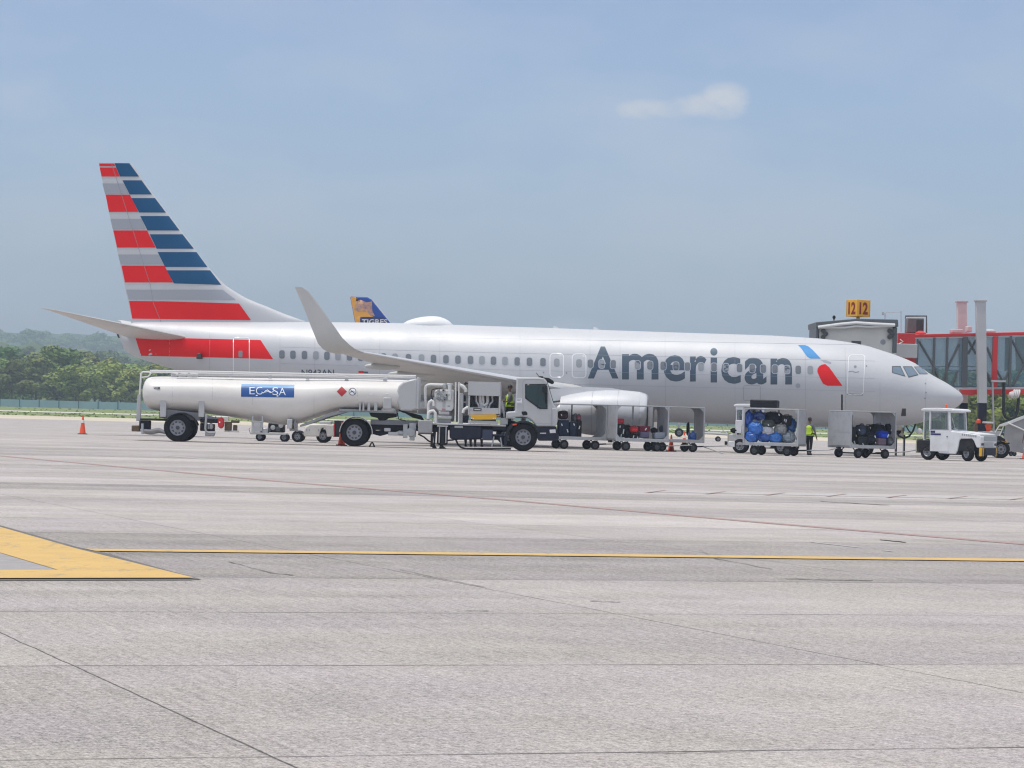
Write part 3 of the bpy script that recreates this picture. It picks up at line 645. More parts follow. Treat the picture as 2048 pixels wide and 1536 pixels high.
# ---------------------------------------------------------------- fin
LEp = [(612, 643), (564, 626), (530, 611.5), (498, 599), (465, 580), (448, 568), (362, 461), (280.5, 351.5), (268, 332), (262, 325.5)]
lePts = [AP(*p) for p in LEp]; fLE = interp([(p.z, p.x) for p in lePts]); zt = AP(197, 325).z; t0, t1 = AP(264, 641), AP(197, 325)
def fTE(z): return t0.x + (t1.x - t0.x) * (z - t0.z) / (t1.z - t0.z)
def foil(t): return 5 * (.2969 * math.sqrt(t) - .126 * t - .3516 * t * t + .2843 * t ** 3 - .1015 * t ** 4) / 1.0
def fin_y(x, z):
    a, b = fLE(z), fTE(z); ch = a - b; t = min(1, max(0, (a - x) / ch)); return foil(t) * min(.105 * ch, .46) * .5 / .5
def fin_section(z, zz=None):
    a, b = fLE(z), fTE(z); ts = [1, .9, .8, .7, .6, .5, .4, .3, .22, .15, .1, .06, .03, .012, 0]; z2 = z if zz is None else zz
    l = [(a + (b - a) * t, -fin_y(a + (b - a) * t, z), z2) for t in ts]; return l + [(x, -y, q) for x, y, q in l[-2:0:-1]]
zb = lePts[0].z; zs = [zb + (zt - zb) * k / 44 for k in range(45)]; zs[-1] = zt - .01
MB().loft([fin_section(zb, zb - .6)] + [fin_section(z) for z in zs]).build('tail_fin', M_sil, smooth=40, **A)
def FIN(sgn=-1, off=.012):
    def f(px, py):
        p = AP(px, py, 0)
        for _ in range(3): p = AP(px, py, -fin_y(p.x, p.z))
        return Vector((p.x, sgn * (fin_y(p.x, p.z) + off), p.z))
    return f
RED = [[(598, 142), (686, 142), (696, 158), (600, 158)], [(601, 166), (699, 166), (721, 220), (612, 220)], [(637, 330), (782, 330), (834, 433), (656, 433)], [(683, 545), (886, 545), (938, 648), (706, 648)], [(732, 757), (991, 757), (1043, 858), (753, 858)], [(778, 970), (1000, 972), (1440, 985), (1512, 1085), (1100, 1081), (797, 1076)]]
BLU = [[(690, 140), (779, 140), (838, 220), (723, 220)], [(738, 243), (853, 243), (915, 328), (781, 328)], [(792, 350), (934, 350), (1000, 437), (838, 437)], [(845, 458), (1017, 458), (1082, 545), (889, 545)], [(902, 568), (1100, 568), (1168, 655), (944, 655)], [(950, 675), (1184, 675), (1250, 765), (995, 765)], [(1003, 785), (1266, 785), (1333, 872), (1048, 864)]]
SLV = [[(617, 262), (744, 262), (776, 326), (633, 326)], [(665, 475), (851, 475), (878, 538), (680, 538)], [(712, 690), (957, 690), (988, 750), (728, 750)], [(760, 902), (1340, 902), (1420, 962), (776, 962)]]
for sg in (-1, 1):
    for P in RED: decal('red_fin_stripe', [c1(P)], FIN(sg), M_ared, step=4, **A)
    for P in BLU: decal('blue_fin_stripe', [c1(P)], FIN(sg), M_ablue, step=3, **A)
    for P in SLV: decal('silver_fin_stripe', [c1(P)], FIN(sg, .010), M_asilv, step=4, **A)
decal('rudder_seam', [strip(c1([(672, 140), (905, 870), (925, 985), (972, 1100)]), .7)], FIN(-1, .016), M_seam, **A)
decal('rudder_fitting', [strip(c1([(842, 1101), (975, 1103)]), 1.4)], FIN(-1, .02), M_hub, **A)
# ---------------------------------------------------------------- flying surfaces
def wing(name, st, m, side, n=12, **k):       # stations: y, xLE, z, chord, thickness, incidence
    ts = [1, .85, .7, .55, .4, .28, .18, .1, .05, .018, 0]; R = []
    for y, xl, z, ch, th, inc in st:
        up = [(t, foil(t) * th * ch * 1.05) for t in ts]; lo = [(t, -foil(t) * th * ch * .85) for t in ts[-2:0:-1]]
        R.append([(xl - t * ch, side * y, z + h - t * ch * inc) for t, h in up + lo])
    return MB().loft(R).build(name, m, air, world=False, smooth=50, **k)
lt = AP(726, 704.5, -16.2); lr_u = 16.4; zr = 2.42; TIPC = lt.x - AP(676, 708.5, -16.2).x; CH = interp([(1.9, 7.7), (5.9, 4.6), (7.6, 3.8), (10.5, 2.95), (12.5, 2.3), (15.1, 1.5), (16.2, TIPC)])
for sd in (1, -1):
    xt, ztip = lt.x, lt.z
    def le(y): return -lr_u + (xt + lr_u) * (y - 1.9) / 14.3
    def wz(y): return zr + (ztip - zr) * (max(0, y - 1.9) / 14.3)
    wg = wing('wing', [(0, le(1.0), zr - .1, 8.6, .13, .03), (1.9, le(1.9), wz(1.9), 7.7, .13, .03), (4., le(4.), wz(4.) , 6.1, .12, .02), (5.9, le(5.9), wz(5.9), 4.6, .115, .015), (9.5, le(9.5), wz(9.5), CH(9.5), .11, .01), (13., le(13.), wz(13.), CH(13), .105, .005), (15.1, le(15.1), wz(15.1), CH(15.1), .1, 0), (16.2, xt, ztip, TIPC, .1, 0)], M_wgrey, -sd)
    e = MB(); E = []
    for k in range(24):
        y = 2.2 + (16.15 - 2.2) * k / 23; ch = CH(y); r = []
        for t in (.11, .07, .035, .012, 0): r.append((le(y) - t * ch + .004, -sd * y, wz(y) + foil(t) * .115 * ch * 1.05 + .004))
        for t in (.012, .03, .05): r.append((le(y) - t * ch + .004, -sd * y, wz(y) - foil(t) * .115 * ch * .85 - .004))
        E.append(r)
    e.loft(E, cap=False, closed=False).build('leading_edge', M_wlead, wg, world=False)
    # blended winglet
    te = [(676, 708.5), (659, 705), (646.5, 699), (636, 687), (627, 665.5), (617, 640), (608, 616.5), (598, 594), (589.5, 574)]; ll = [(726, 704.5), (711, 698.5), (699, 689.5), (685, 676), (663, 645), (648, 623.5), (632, 602), (617, 582), (603, 574)]
    yy = [16.19, 16.62, 16.95, 17.22, 17.4, 17.5, 17.6, 17.68, 17.75]; R = []
    for a, b, y in zip(te, ll, yy):
        p, q = AP(*a, -y), AP(*b, -y); r = []
        for t in (1, .8, .6, .4, .25, .12, .04, 0):
            x = q.x + (p.x - q.x) * t; z = q.z + (p.z - q.z) * t; h = foil(t) * .085 * (q.x - p.x); r.append((x, -sd * (y + h), z))
        for t in (.04, .12, .25, .4, .6, .8):
            x = q.x + (p.x - q.x) * t; z = q.z + (p.z - q.z) * t; h = foil(t) * .085 * (q.x - p.x); r.append((x, -sd * (y - h), z))
        R.append(r)
    MB().loft(R).build('winglet', M_wgrey, air, world=False, smooth=50)
    for y, L2 in ((6.6, 2.6), (9.6, 2.0), (12.4, 1.5)):
        ch = CH(y); xe = le(y) - ch
        MB().blob((xe + L2 * .3, -sd * y, wz(y) - .15), L2 / 2, .10, .14, 3).build('flap_fairing', M_wgrey, air, world=False)
    MB().prism([(le(3.5) - 1, 0), (0, 0)] and [(-16.9, 1.62), (-14.9, 1.75), (-15.6, 2.15), (-17.6, 2.35), (-19.5, 2.35), (-25, 1.75), (-25, 1.5)], *sorted((-sd * 1.5, -sd * 2.12))).build('wing_root_fairing', M_sil, air, world=False, bevel=.16, seg=4)
    # engine
    ex = AP(1296, 815, -4.83).x; ez = 1.52; ey = -sd * 4.83
    pf = [(0, .80), (.03, .87), (.12, .93), (.4, 1.0), (1.0, 1.045), (1.8, 1.04), (2.6, .97), (3.3, .84), (3.75, .72)]
    pf_in = [(3.75, .68), (3.2, .7), (1.2, .78), (.5, .76), (.12, .74), (.02, .77), (0, .80)]
    nc = MB().loft([[(ex - h, ey + r * math.cos(a) * 1.02, ez + r * math.sin(a) * (1 if math.sin(a) > 0 else .93)) for a in [2 * PI * k / 40 for k in range(40)]] for h, r in pf + pf_in], cap=False).build('engine', M_nac, air, world=False, smooth=50)
    MB().loft([[(ex - h + .003, ey + (r + .004) * math.cos(a) * 1.02, ez + (r + .004) * math.sin(a) * (1 if math.sin(a) > 0 else .93)) for a in [2 * PI * k / 40 for k in range(40)]] for h, r in [(.12, .74), (.02, .77), (0, .80), (.03, .87), (.12, .93), (.3, .98)]], cap=False).build('inlet_lip', M_wlead, nc, world=False)
    for h_, r_2 in ((1.25, 1.046), (2.35, 1.0)): MB().loft([[(ex - h, ey + r_2 * math.cos(a) * 1.023, ez + (r_2 + .003) * math.sin(a) * (1 if math.sin(a) > 0 else .93)) for a in [2 * PI * k / 60 for k in range(60)]] for h in (h_, h_ + .018)], cap=False).build('cowl_seam', M_asilv, nc, world=False)
    lathe_at('exhaust_cone', nc, M_steel, (ex - 3.4, ey, ez), (-1, 0, 0), [(-.6, .62), (0, .56), (.7, .46), (.72, .36), (1.5, .05)], 28, world=False)
    fb_ = MB().lathe((ex - .75, ey, ez), (1, 0, 0), [(0, .25), (.15, .22), (.35, .1), (.42, .01)], 20)
    for k in range(22):
        a = 2 * PI * k / 22; c, s = math.cos(a), math.sin(a); c2, s2 = math.cos(a + .2), math.sin(a + .2)
        fb_.add([(ex - .72, ey + .2 * c, ez + .2 * s), (ex - .66, ey + .76 * c, ez + .76 * s), (ex - .86, ey + .76 * c2, ez + .76 * s2), (ex - .86, ey + .2 * c2, ez + .2 * s2)], [(0, 1, 2, 3)])
    fb_.build('fan', M_hub, nc, world=False)
    MB().loft([[(ex - x, ey - wd, z0), (ex - x, ey + wd, z0), (ex - x, ey + wd * .6, z1), (ex - x, ey - wd * .6, z1)] for x, wd, z0, z1 in ((.85, .03, ez + .9, ez + 1.02), (1.6, .14, ez + .9, ez + 1.13), (2.8, .2, ez + .7, ez + 1.15), (4.4, .2, ez + .45, ez + 1.0), (6.2, .05, ez + .42, ez + .7))]).build('pylon', M_nac, air, world=False, smooth=60)
    # tailplane
    a1, a2 = AP(366, 673, -1.), AP(106, 619, -6.9); b1, b2 = AP(240, 668, -1.), AP(88, 620, -7.0)
    def tl(y, A1, A2, ya, yb): t = (y - ya) / (yb - ya); return A1 + (A2 - A1) * t
    st = []
    for y in (.3, 1., 3., 5., 6.4, 6.8, 7.05):
        p = tl(y, a1, a2, 1., 6.9); q = tl(y, b1, b2, 1., 7.); ch = p.x - q.x; cut = {6.8: .12, 7.05: .5}.get(y, 0) * ch
        st.append((y, p.x - cut, p.z, max(ch - cut, .25), .095, 0))
    wing('tailplane', st, M_wgrey, -sd)
# tail cone outlet
lathe_at('exhaust_outlet', air, M_hub, (-UE + .02, 0, (fT(UE) + fB(UE)) / 2), (-1, 0, -.25), [(0, .2), (.08, .19), (.1, .12), (0, .1)], 20, world=False)
MB().prism([(AP(455, 712).x, AP(455, 712).z)] and [(AP(398, 708, -.9).x, AP(398, 708).z), (AP(405, 708, -.9).x, AP(405, 708).z), (AP(407, 719, -.9).x, AP(407, 719).z), (AP(396, 719, -.9).x, AP(396, 719).z)], -1.35, -1.0).build('drain_mast', M_hub, bevel=.03, **A)
# ---------------------------------------------------------------- landing gear
def tyre_prof(r, w_): return [(-w_ / 2, r * .57), (-w_ / 2, r * .86), (-w_ * .38, r * .965), (-w_ * .2, r), (w_ * .2, r), (w_ * .38, r * .965), (w_ / 2, r * .86), (w_ / 2, r * .57)]
def rim_prof(r, w_): return [(w_ * .4, r * .57), (-w_ * .42, r * .58), (-w_ * .46, r * .55), (-w_ * .30, r * .48), (-w_ * .22, r * .40), (-w_ * .26, r * .30), (-w_ * .30, r * .16), (-w_ * .5, r * .14), (-w_ * .5, .001)]
def wheel(parent, c, r, w_, holes=8, world=False, face=-1, name='wheel', M2=None, rimm=None):
    mb = MB().lathe(c, (0, 1, 0), tyre_prof(r, w_), 36, False)
    rm = MB().lathe(c, (0, -face, 0), rim_prof(r, w_), 32)
    hb = MB()
    for k in range(holes):
        a = 2 * PI * k / holes; q = Vector(c) + Vector((math.cos(a) * r * .42, face * w_ * .22, math.sin(a) * r * .42)); hb.lathe(q, (0, face, 0), [(0, r * .085), (w_ * .06, r * .085)], 8)
    hb.lathe(c, (0, face, 0), [(w_ * .3, r * .15), (w_ * .52, r * .14), (w_ * .54, r * .05)], 12)
    for b_ in (mb, rm, hb):
        if M2: b_.v = [tuple(M2 @ Vector(v)) for v in b_.v]
    o = mb.build(name, M_tyre, parent, world=world, smooth=40); rm.mi = 1; rm.add(hb.v, hb.f); rm.build('rim', [rimm or M_rim, M_hub], o, world=world, smooth=40)
    return o
gx = AP(1734, 893, 0).x
ng = MB().tube([(gx, 0, .35), (gx + .05, 0, 1.5)], .08, 12).tube([(gx - .05, -.28, .34), (gx - .05, .28, .34)], .06, 10).tube([(gx, 0, .6), (gx + .55, 0, 1.5)], .04, 8).tube([(gx - .12, 0, .5), (gx - .2, 0, .8), (gx - .1, 0, 1.05)], .03, 6).build('nose_gear', M_lgrey, **A)
for s in (-1, 1): wheel(ng, (gx - .05, s * .22, .345), .345, .2, face=s)
for s in (-1, 1):
    mx_ = gx - 15.6; mg = MB().tube([(mx_, s * 2.86, .5), (mx_, s * 2.75, 2.1)], .12, 12).tube([(mx_, s * 2.35, .565), (mx_, s * 3.35, .565)], .08, 10).tube([(mx_, s * 2.8, 1.2), (mx_, s * 1.2, 1.8)], .06, 8).build('main_gear', M_lgrey, **A)
    for q in (-.43, .43): wheel(mg, (mx_, s * 2.86 + q, .565), .565, .37, face=-1 if s < 0 else 1)
    for q in (-1, 1): MB().prism([(gx - .35, 1.35), (gx + .75, 1.35), (gx + .7, .98), (gx - .3, .98)], q * .42 - .02, q * .42 + .02).build('gear_door', M_sil, **A) if s < 0 else None

# ================================================================ second airliner behind
sY = 268.; s0 = W(700, 593, sY)
far = thing('airliner', 'second airliner behind the silver one, only its blue and orange fin showing', 'airplane', (s0.x, sY, 0))
M_for = mat('fin_orange', (.80, .38, .05), .4); M_fbl = mat('fin_blue', (.004, .06, .34), .4); M_fwh = mat('far_white', (.7, .7, .7), .4); M_fpat = mat('fin_patterned', (.62, .34, .16), .45, dirt=1., dscale=3.2, dcol=(.06, .08, .32))
R = []
for u, T_, B_, hw in ((-4.5, 4.9, 4.5, .2), (-3, 5.2, 4.0, .7), (2, 5.75, 2.9, 1.5), (7, 5.85, 2.0, 1.95), (26, 5.85, 1.8, 1.97), (30, 5.7, 1.85, 1.8), (32, 5.1, 2.1, 1.3), (33.2, 4.2, 2.7, .6), (33.6, 3.5, 3.2, .15)):
    R.append([(u, hw * math.cos(a), (T_ + B_) / 2 + (T_ - B_) / 2 * math.sin(a)) for a in [2 * PI * k / 28 for k in range(28)]])
MB().loft(R).build('fuselage', M_fwh, far, world=False, smooth=50)
fx = lambda px, py: W(px, py, sY) - Vector((s0.x, 0, 0))
def fpx(pts): return [(fx(a, b).x, fx(a, b).z) for a, b in pts]
MB().prism(fpx([(700, 592.5), (735, 594.5), (743, 599), (780, 645), (800, 672), (720, 668), (712, 655)]), -.22, .22).build('tail_fin', M_fbl, far, world=False, bevel=.12)
FF_ = lambda off: (lambda px, py: Vector((fx(px, py).x, -.22 - off, fx(px, py).z)))
decal('orange_fin_panel', [[(701, 593.2), (712, 593.8), (713, 606), (744, 632), (748, 634), (720, 634), (722, 668), (713, 655)]], FF_(.02), M_for, far, world=False)
decal('patterned_fin_panel', [[(712, 603), (722, 600), (734, 605), (744, 603), (745, 622), (750, 632), (742, 632), (735, 624), (716, 624), (709, 619)]], FF_(.03), M_fpat, far, world=False)
decal('white_fin_streak', [strip([(745, 600), (760, 618), (780, 643)], 2)], FF_(.04), M_fwh, far, world=False)
decal('fin_panel', [[(720, 634.5), (767, 634.5), (773, 642), (780, 650), (722, 650)]], FF_(.03), mat('fin_dark_blue', (.02, .03, .13), .4), far, world=False)
decal('lettering', [fit(text_mesh('TIGRES', .02), 724, 638.5, 775, 649)], FF_(.05), M_fwh, far, world=False)
q = fx(1358, 866)
fg = MB().tube([(q.x, 0, .38), (q.x - .2, 0, 2.4)], .09, 8).tube([(q.x, 0, .9), (q.x + 1.2, 0, 2.3)], .05, 8).build('nose_gear', M_lgrey, far, world=False)
for s in (-1, 1): wheel(fg, (q.x, s * .25, .39), .39, .22, face=s)
for s in (-1, 1):
    mg = MB().tube([(q.x - 12.6, s * 3.8, .6), (q.x - 12.6, s * 3.6, 2.6)], .13, 8).build('main_gear', M_lgrey, far, world=False); wheel(mg, (q.x - 12.6, s * 3.4, .58), .58, .4); wheel(mg, (q.x - 12.6, s * 4.2, .58), .58, .4)
# ================================================================ fuel semi-trailer
YT = 111.0; YC = 112.2; YB = 113.4
o0 = G(362, 886); trl = thing('tanker_trailer', 'long white fuel tanker trailer with blue name panel coupled behind the white tractor', 'tanker trailer', (W(480, 800, YC).x, YC, 0))
wz_ = lambda px, py: W(px, py, YC)
TT = interp([(290, 768), (294, 758), (302, 754), (320, 753), (480, 755.5), (640, 757.5), (790, 759.5), (836, 762)])
BB = interp([(290, 800), (294, 811), (302, 818), (330, 823), (400, 826), (470, 835), (540, 846), (575, 850), (595, 848), (620, 840.5), (650, 830), (681, 822), (700, 821), (760, 823), (800, 824), (836, 826)])
HW = interp([(290, .75), (294, 1.0), (302, 1.15), (320, 1.22), (650, 1.22), (780, 1.2), (836, 1.12)])
def trsec(px, n=72):
    t, b = wz_(px, TT(px)), wz_(px, BB(px)); x = (t.x + b.x) / 2; zc = (t.z + b.z) / 2; h = (t.z - b.z) / 2; hw = HW(px); r = []
    for k in range(n):
        a = 2 * PI * k / n; c, s = math.cos(a), math.sin(a); e = .86; r.append((x, YC + hw * math.copysign(abs(c) ** e, c), zc + h * math.copysign(abs(s) ** e, s)))
    return r
pxs = [290, 291, 292.5, 295, 298, 303, 310, 320] + list(range(335, 540, 15)) + list(range(540, 700, 6)) + list(range(700, 835, 12)) + [836]
tank = MB().loft([trsec(p) for p in pxs]).build('tank', M_tank, trl, smooth=40)
def TS(off=.006):
    def f(px, py):
        p = wz_(px, py); t, b = wz_(px, TT(px)).z, wz_(px, BB(px)).z; zc, h = (t + b) / 2, (t - b) / 2
        for _ in range(4):
            s = max(-.97, min(.97, (p.z - zc) / h)); c = (1 - abs(s) ** (2 / .86)) ** (.86 / 2); y = YC - HW(px) * c; p = W(px, py, y)
        return p + Vector((0, -off, off * s))
    return f
M_sblue = mat('sign_blue', (.01, .075, .27), .35); M_slblue = mat('sign_light_blue', (.10, .34, .62), .35); M_swhite = mat('sign_white', (.8, .84, .88), .4)
sg = decal('sign_panel', [[(482.5, 772), (588.5, 774), (588, 795), (482, 793.5)]], TS(.006), M_sblue, tank, step=5)
decal('sign_band', [[(483, 768.5), (588.8, 770), (588.5, 776.5), (482.5, 774.5)]], TS(.007), M_slblue, sg, step=5)
for ch, a, b, c, d in (('E', 499, 774.5, 509.5, 788.5), ('C', 512, 774, 524.5, 789), ('S', 545, 775, 556.5, 790), ('A', 558, 776, 571.5, 790.5)):
    decal('lettering', [fit(text_mesh(ch, -.012), a, b, c, d)], TS(.010), M_swhite, sg, step=5)
decal('lettering', [strip([(523, 784), (527, 786), (531, 782), (535, 780), (539, 783), (543, 785), (547, 783)], 1.5), strip([(530, 784.5), (536, 783), (542, 786)], 1.0)], TS(.010), M_swhite, sg, step=5)
for a, b in ((513.5, 791), (555, 792)): decal('logo_dot', [rrect(a, b, 4, 2.2, 1)], TS(.010), M_swhite, sg, step=5)
decal('hazard_placard', [[(683.5, 772.8), (694, 783), (683.5, 793.5), (673.5, 783)]], TS(.006), mat('placard_red', (.42, .025, .03), .45), tank, step=5)
ns_ = decal('no_smoking_sign', [rrect(705, 783.3, 15, 15, 7.4, 8)], TS(.005), M_swhite, tank, step=5)
M_ink = mat('sign_ink', (.10, .06, .07), .5)
decal('sign_rim', [ring(rrect(705, 783.3, 15, 15, 7.4, 8), rrect(705, 783.3, 12.6, 12.6, 6.2, 8)), strip([(700.3, 779), (709.8, 787.7)], 1.2), strip([(700, 784.5), (707, 782)], 1.8), strip([(706, 785), (710, 783.5)], 1.2)], TS(.008), M_ink, ns_, step=5)
lb = decal('label_plate', [[(304, 774), (320, 774.2), (320, 778.8), (304, 778.4)]], TS(.02), M_hub, tank, step=5)
decal('lettering', [strip([(306.5, 776.2), (309, 776), (310.5, 776.4), (316, 776.4)], 1.0)], TS(.026), M_swhite, lb, step=5)
decal('label_mark', [strip([(299, 773.5), (299, 779)], .8), strip([(301.5, 773.5), (301.5, 779)], .8)], TS(.03), M_seam, tank)
for a, b in ((742, 788), (774, 787)): decal('tank_plate', [rrect(a, b, 7, 1.8, .6)], TS(.006), M_swhite, tank)
for a in (345, 425, 505, 628, 715):
    decal('weld_seam', [strip([(a, TT(a) + 2), (a, BB(a) - 3)], .6)], TS(.004), M_lgrey, tank)
# front bulkhead and collar
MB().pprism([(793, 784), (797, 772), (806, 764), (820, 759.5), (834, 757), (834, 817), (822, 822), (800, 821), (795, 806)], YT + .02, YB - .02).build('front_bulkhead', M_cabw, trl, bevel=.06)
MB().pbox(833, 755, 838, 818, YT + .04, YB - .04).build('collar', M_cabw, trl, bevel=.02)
# saddles, underframe
for a, b, c, d in ((320, 801, 332, 834), (397, 801, 408.5, 834), (574, 838, 584, 857)):
    MB().pbox(a, b, c, d, YT + .02, YT + .5).build('saddle', M_cabw, tank, bevel=.02); MB().pbox(a, b, c, d, YB - .5, YB - .02).build('saddle', M_cabw, tank, bevel=.02)
MB().pprism([(332, 818), (398, 826), (420, 832), (440, 838), (440, 845), (420, 843), (318, 836), (318, 824)], YT + .35, YT + .65).pprism([(332, 818), (398, 826), (440, 838), (440, 845), (420, 843), (318, 836)], YB - .65, YB - .35).build('chassis_rail', M_grey, trl, bevel=.01)
MB().pbox(280, 837.5, 352, 841.5, YT + .1, YB - .1).build('rear_frame', M_dark, trl, bevel=.01)
MB().pprism([(600, 850), (655, 828.5), (690, 819.5), (700, 819.5), (700, 823), (655, 834), (612, 851), (600, 854)], YT + .25, YT + .40).pprism([(600, 850), (655, 828.5), (690, 819.5), (700, 823), (612, 851)], YB - .40, YB - .25).build('gooseneck_rail', M_grey, trl, bevel=.01)
MB().pbox(678, 819, 792, 824.5, YT + .2, YB - .2).build('coupling_plate', M_grey, trl, bevel=.015)
for k, (a, b) in enumerate(((718, 6), (725, 6), (735, 9), (748, 11))):
    MB().pbox(a, 803, a + b * .6, 822, YT + .06, YT + .3).build('support_bracket', M_cabw, trl, bevel=.01)
MB().pbox(766, 795, 783, 818, YT - .02, YT + .3).build('valve_box', M_cabw, trl, bevel=.03)
MB().blob(W(777, 820, YT + .25), .28, .25, .12, 3).build('air_bag', M_lgrey, trl)
# rails on top
MB().ptube([(300, 741.5), (420, 743.5), (600, 747.5), (832, 752)], YT + .55, .035).ptube([(300, 744), (420, 746), (600, 749.5), (832, 754)], YB - .5, .035).build('hand_rail', M_white, trl)
MB().ptube([(352, 750.5), (440, 751), (600, 753), (775, 758)], YT + .5, .03).build('spill_rail', M_cabw, trl)
for a in (461, 540, 615, 693, 770): MB().pbox(a - 3.5, 747 + (a - 461) * .026, a + 3.5, 755 + (a - 461) * .026, YT + .48, YT + .62).build('rail_clamp', M_lgrey, trl, bevel=.015)
mhs = MB(); 
for a, r in ((350, .16), (365, .2), (385, .22)): mhs.lathe(W(a, 753, YC - .25), (0, 0, 1), [(-.2, r), (.10, r), (.12, r * .8), (.16, r * .4)], 20).tube([W(a - 8, 746, YC - .4), W(a + 6, 749, YC - .4)], .03)
mhs.build('manhole', M_lgrey, trl)
# ladder
ld = MB()
for Y in (YC - .28, YC + .18): ld.ptube([(277, 842), (279.5, 790), (282, 747), (286, 743.5), (298, 744), (302, 748)], Y, .035)
for q in range(9): ld.tube([W(277.5 + q * .55, 838 - q * 11, YC - .28), W(277.5 + q * .55, 838 - q * 11, YC + .18)], .022)
ld.ptube([(283, 755), (296, 753), (301, 748)], YC - .28, .03)
ld.build('ladder', M_white, trl)
MB().pprism([(272, 842), (275, 790), (281, 787), (282, 842)], YC - .6, YC - .52).build('ladder_guard', M_cabw, trl, bevel=.02)
# rear equipment
MB().pbox(263, 851, 279, 863, YT + .3, YB - .3).build('rear_bumper', M_brown, trl, bevel=.02)
MB().pbox(278, 841, 299, 860, YT + .35, YT + .9).build('tool_box', M_navy, trl, bevel=.03)
hs = MB()
for q in range(4): hs.ptube([(281 + q, 860 + q * 1.4), (300, 861 + q * 2), (318, 858 + q * 2), (334, 866)], YT + .2 + q * .1, .045)
hs.ptube([(285, 847), (285, 868)], YT + .15, .05).build('hose_rack', M_steel, trl)
def fender(name, cx, cy, r, a0, a1, w_, Y, m, parent, thick=.05, n=20):
    c = W(cx, cy, Y); pts = [(c.x + (r + q) * math.cos(a), c.z + (r + q) * math.sin(a)) for q, rng in ((0, range(n + 1)), (thick, range(n, -1, -1))) for a in [math.radians(a0 + (a1 - a0) * k / n) for k in rng]]
    return MB().prism(pts, Y, Y + w_).build(name, m, parent, smooth=30)
for Y in (YT - .02, YB - .62):
    fender('mudguard', 362, 858.5, .60, 15, 155, .66, Y, M_dark, trl, thick=.03)
for s, Y in ((-1, YT + .17), (-1, YT + .5), (1, YB - .17), (1, YB - .5)):
    c = W(362, 858.5, YC); wheel(trl, (c.x, Y, .53), .53, .28, 10, True, s)
MB().pbox(352, 854, 372, 862, YT + .6, YB - .6).build('axle', M_dark, trl, bevel=.05)
MB().ptube([(413, 829), (410.5, 857), (412, 863), (417, 865), (431, 865)], YT + .05, .045).ptube([(413, 829), (410.5, 857), (412, 863), (417, 865), (431, 865)], YT + .6, .045).build('guard_frame', M_steel, trl)
MB().pbox(400, 838, 437, 846, YT + .15, YT + .9).pbox(400, 846, 412, 862, YT + .3, YT + .9).pbox(414, 848, 428, 863, YT + .25, YT + .7).build('valve_cabinet', M_dark, trl, bevel=.03)
MB().lathe(W(410, 868.5, YT + .35), (1, 0, 0), [(0, .02), (.02, .07), (.34, .07), (.38, .02)], 16).build('air_cylinder', M_lgrey, trl)
MB().lathe(W(422, 852, YT + .2), (0, 0, 1), [(-.12, .05), (-.05, .09), (.05, .09), (.12, .03)], 12).lathe(W(417, 853, YT + .2), (0, 0, 1), [(-.1, .04), (.1, .04)], 10).build('valve', M_steel, trl)
fe = MB().pprism([(435.5, 837), (440, 834.5), (446, 836), (448, 845), (446, 855), (441, 858), (436.5, 854), (435, 846)], YT + .05, YT + .35).build('extinguisher_box', M_red, trl, bevel=.05, seg=3)
MB().pbox(438, 843, 440.5, 846, YT + .03, YT + .06).build('latch', M_swhite, fe)
MB().pbox(449, 843, 462, 861, YT + .2, YT + .6).pbox(462, 841, 478, 846, YT + .2, YT + .5).pbox(466, 850, 474, 864, YT + .3, YT + .5).build('outlet_valve', M_brown, trl, bevel=.03)
MB().ptube([(449, 862), (478, 863)], YT + .3, .03).pbox(448, 836, 456, 841, YT + .2, YT + .4).build('outlet_pipe', M_white, trl)
lg = MB()
for a in (505, 524.5): lg.pbox(a - 1.6, 832, a + 1.6, 856, YT + .1, YT + .2)
lg.pbox(502, 842, 527, 845, YT + .08, YT + .2).pbox(505, 854, 524, 862, YT + .1, YT + .7).build('pump_frame', M_cabw, trl, bevel=.01)
MB().pbox(579, 846, 594, 862, YT + .3, YT + .7).pbox(588, 841, 591, 857, YT + .2, YT + .3).build('landing_leg', M_grey, trl, bevel=.02)
MB().ptube([(581, 840), (587, 858)], YT + .26, .03).build('landing_brace', M_brown, trl)

# ================================================================ tractor
trk = thing('tractor_truck', 'white day cab refuelling tractor with open pipework deck pulling the fuel tanker', 'truck', (W(880, 860, YC).x, YC, 0))
def c5(l): return [(830 + x / 6.827, 700 + y / 6.827) for x, y in l]
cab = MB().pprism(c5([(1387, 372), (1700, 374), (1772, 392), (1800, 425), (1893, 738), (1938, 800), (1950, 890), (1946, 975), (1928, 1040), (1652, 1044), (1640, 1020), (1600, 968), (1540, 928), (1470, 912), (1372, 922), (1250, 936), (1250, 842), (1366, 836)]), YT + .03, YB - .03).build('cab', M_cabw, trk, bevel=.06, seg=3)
dr = decal('door_seam', [strip(c5([(1470, 440), (1500, 400), (1790, 405)]), .5), strip(c5([(1470, 440), (1478, 900)]), .5), strip(c5([(1868, 790), (1868, 1040)]), .7), strip(c5([(1600, 1000), (1868, 1000)]), .5)], flat(YT + .026), M_seam, cab)
win = MB().pprism(c5([(1512, 474), (1770, 474), (1800, 505), (1800, 796), (1705, 796), (1512, 655)]), YT + .018, YT + .06).build('window', M_glass, cab, bevel=.02)
decal('window_rim', [ring(c5([(1504, 464), (1776, 464), (1810, 500), (1810, 806), (1700, 806), (1504, 662)]), c5([(1514, 476), (1768, 476), (1798, 506), (1798, 794), (1706, 794), (1514, 653)]))], flat(YT + .012), M_black, win)
MB().pbox(1074.8 + .5, 770, 1076, 817, YT + .008, YT + .02).build('window_divider', M_black, win)
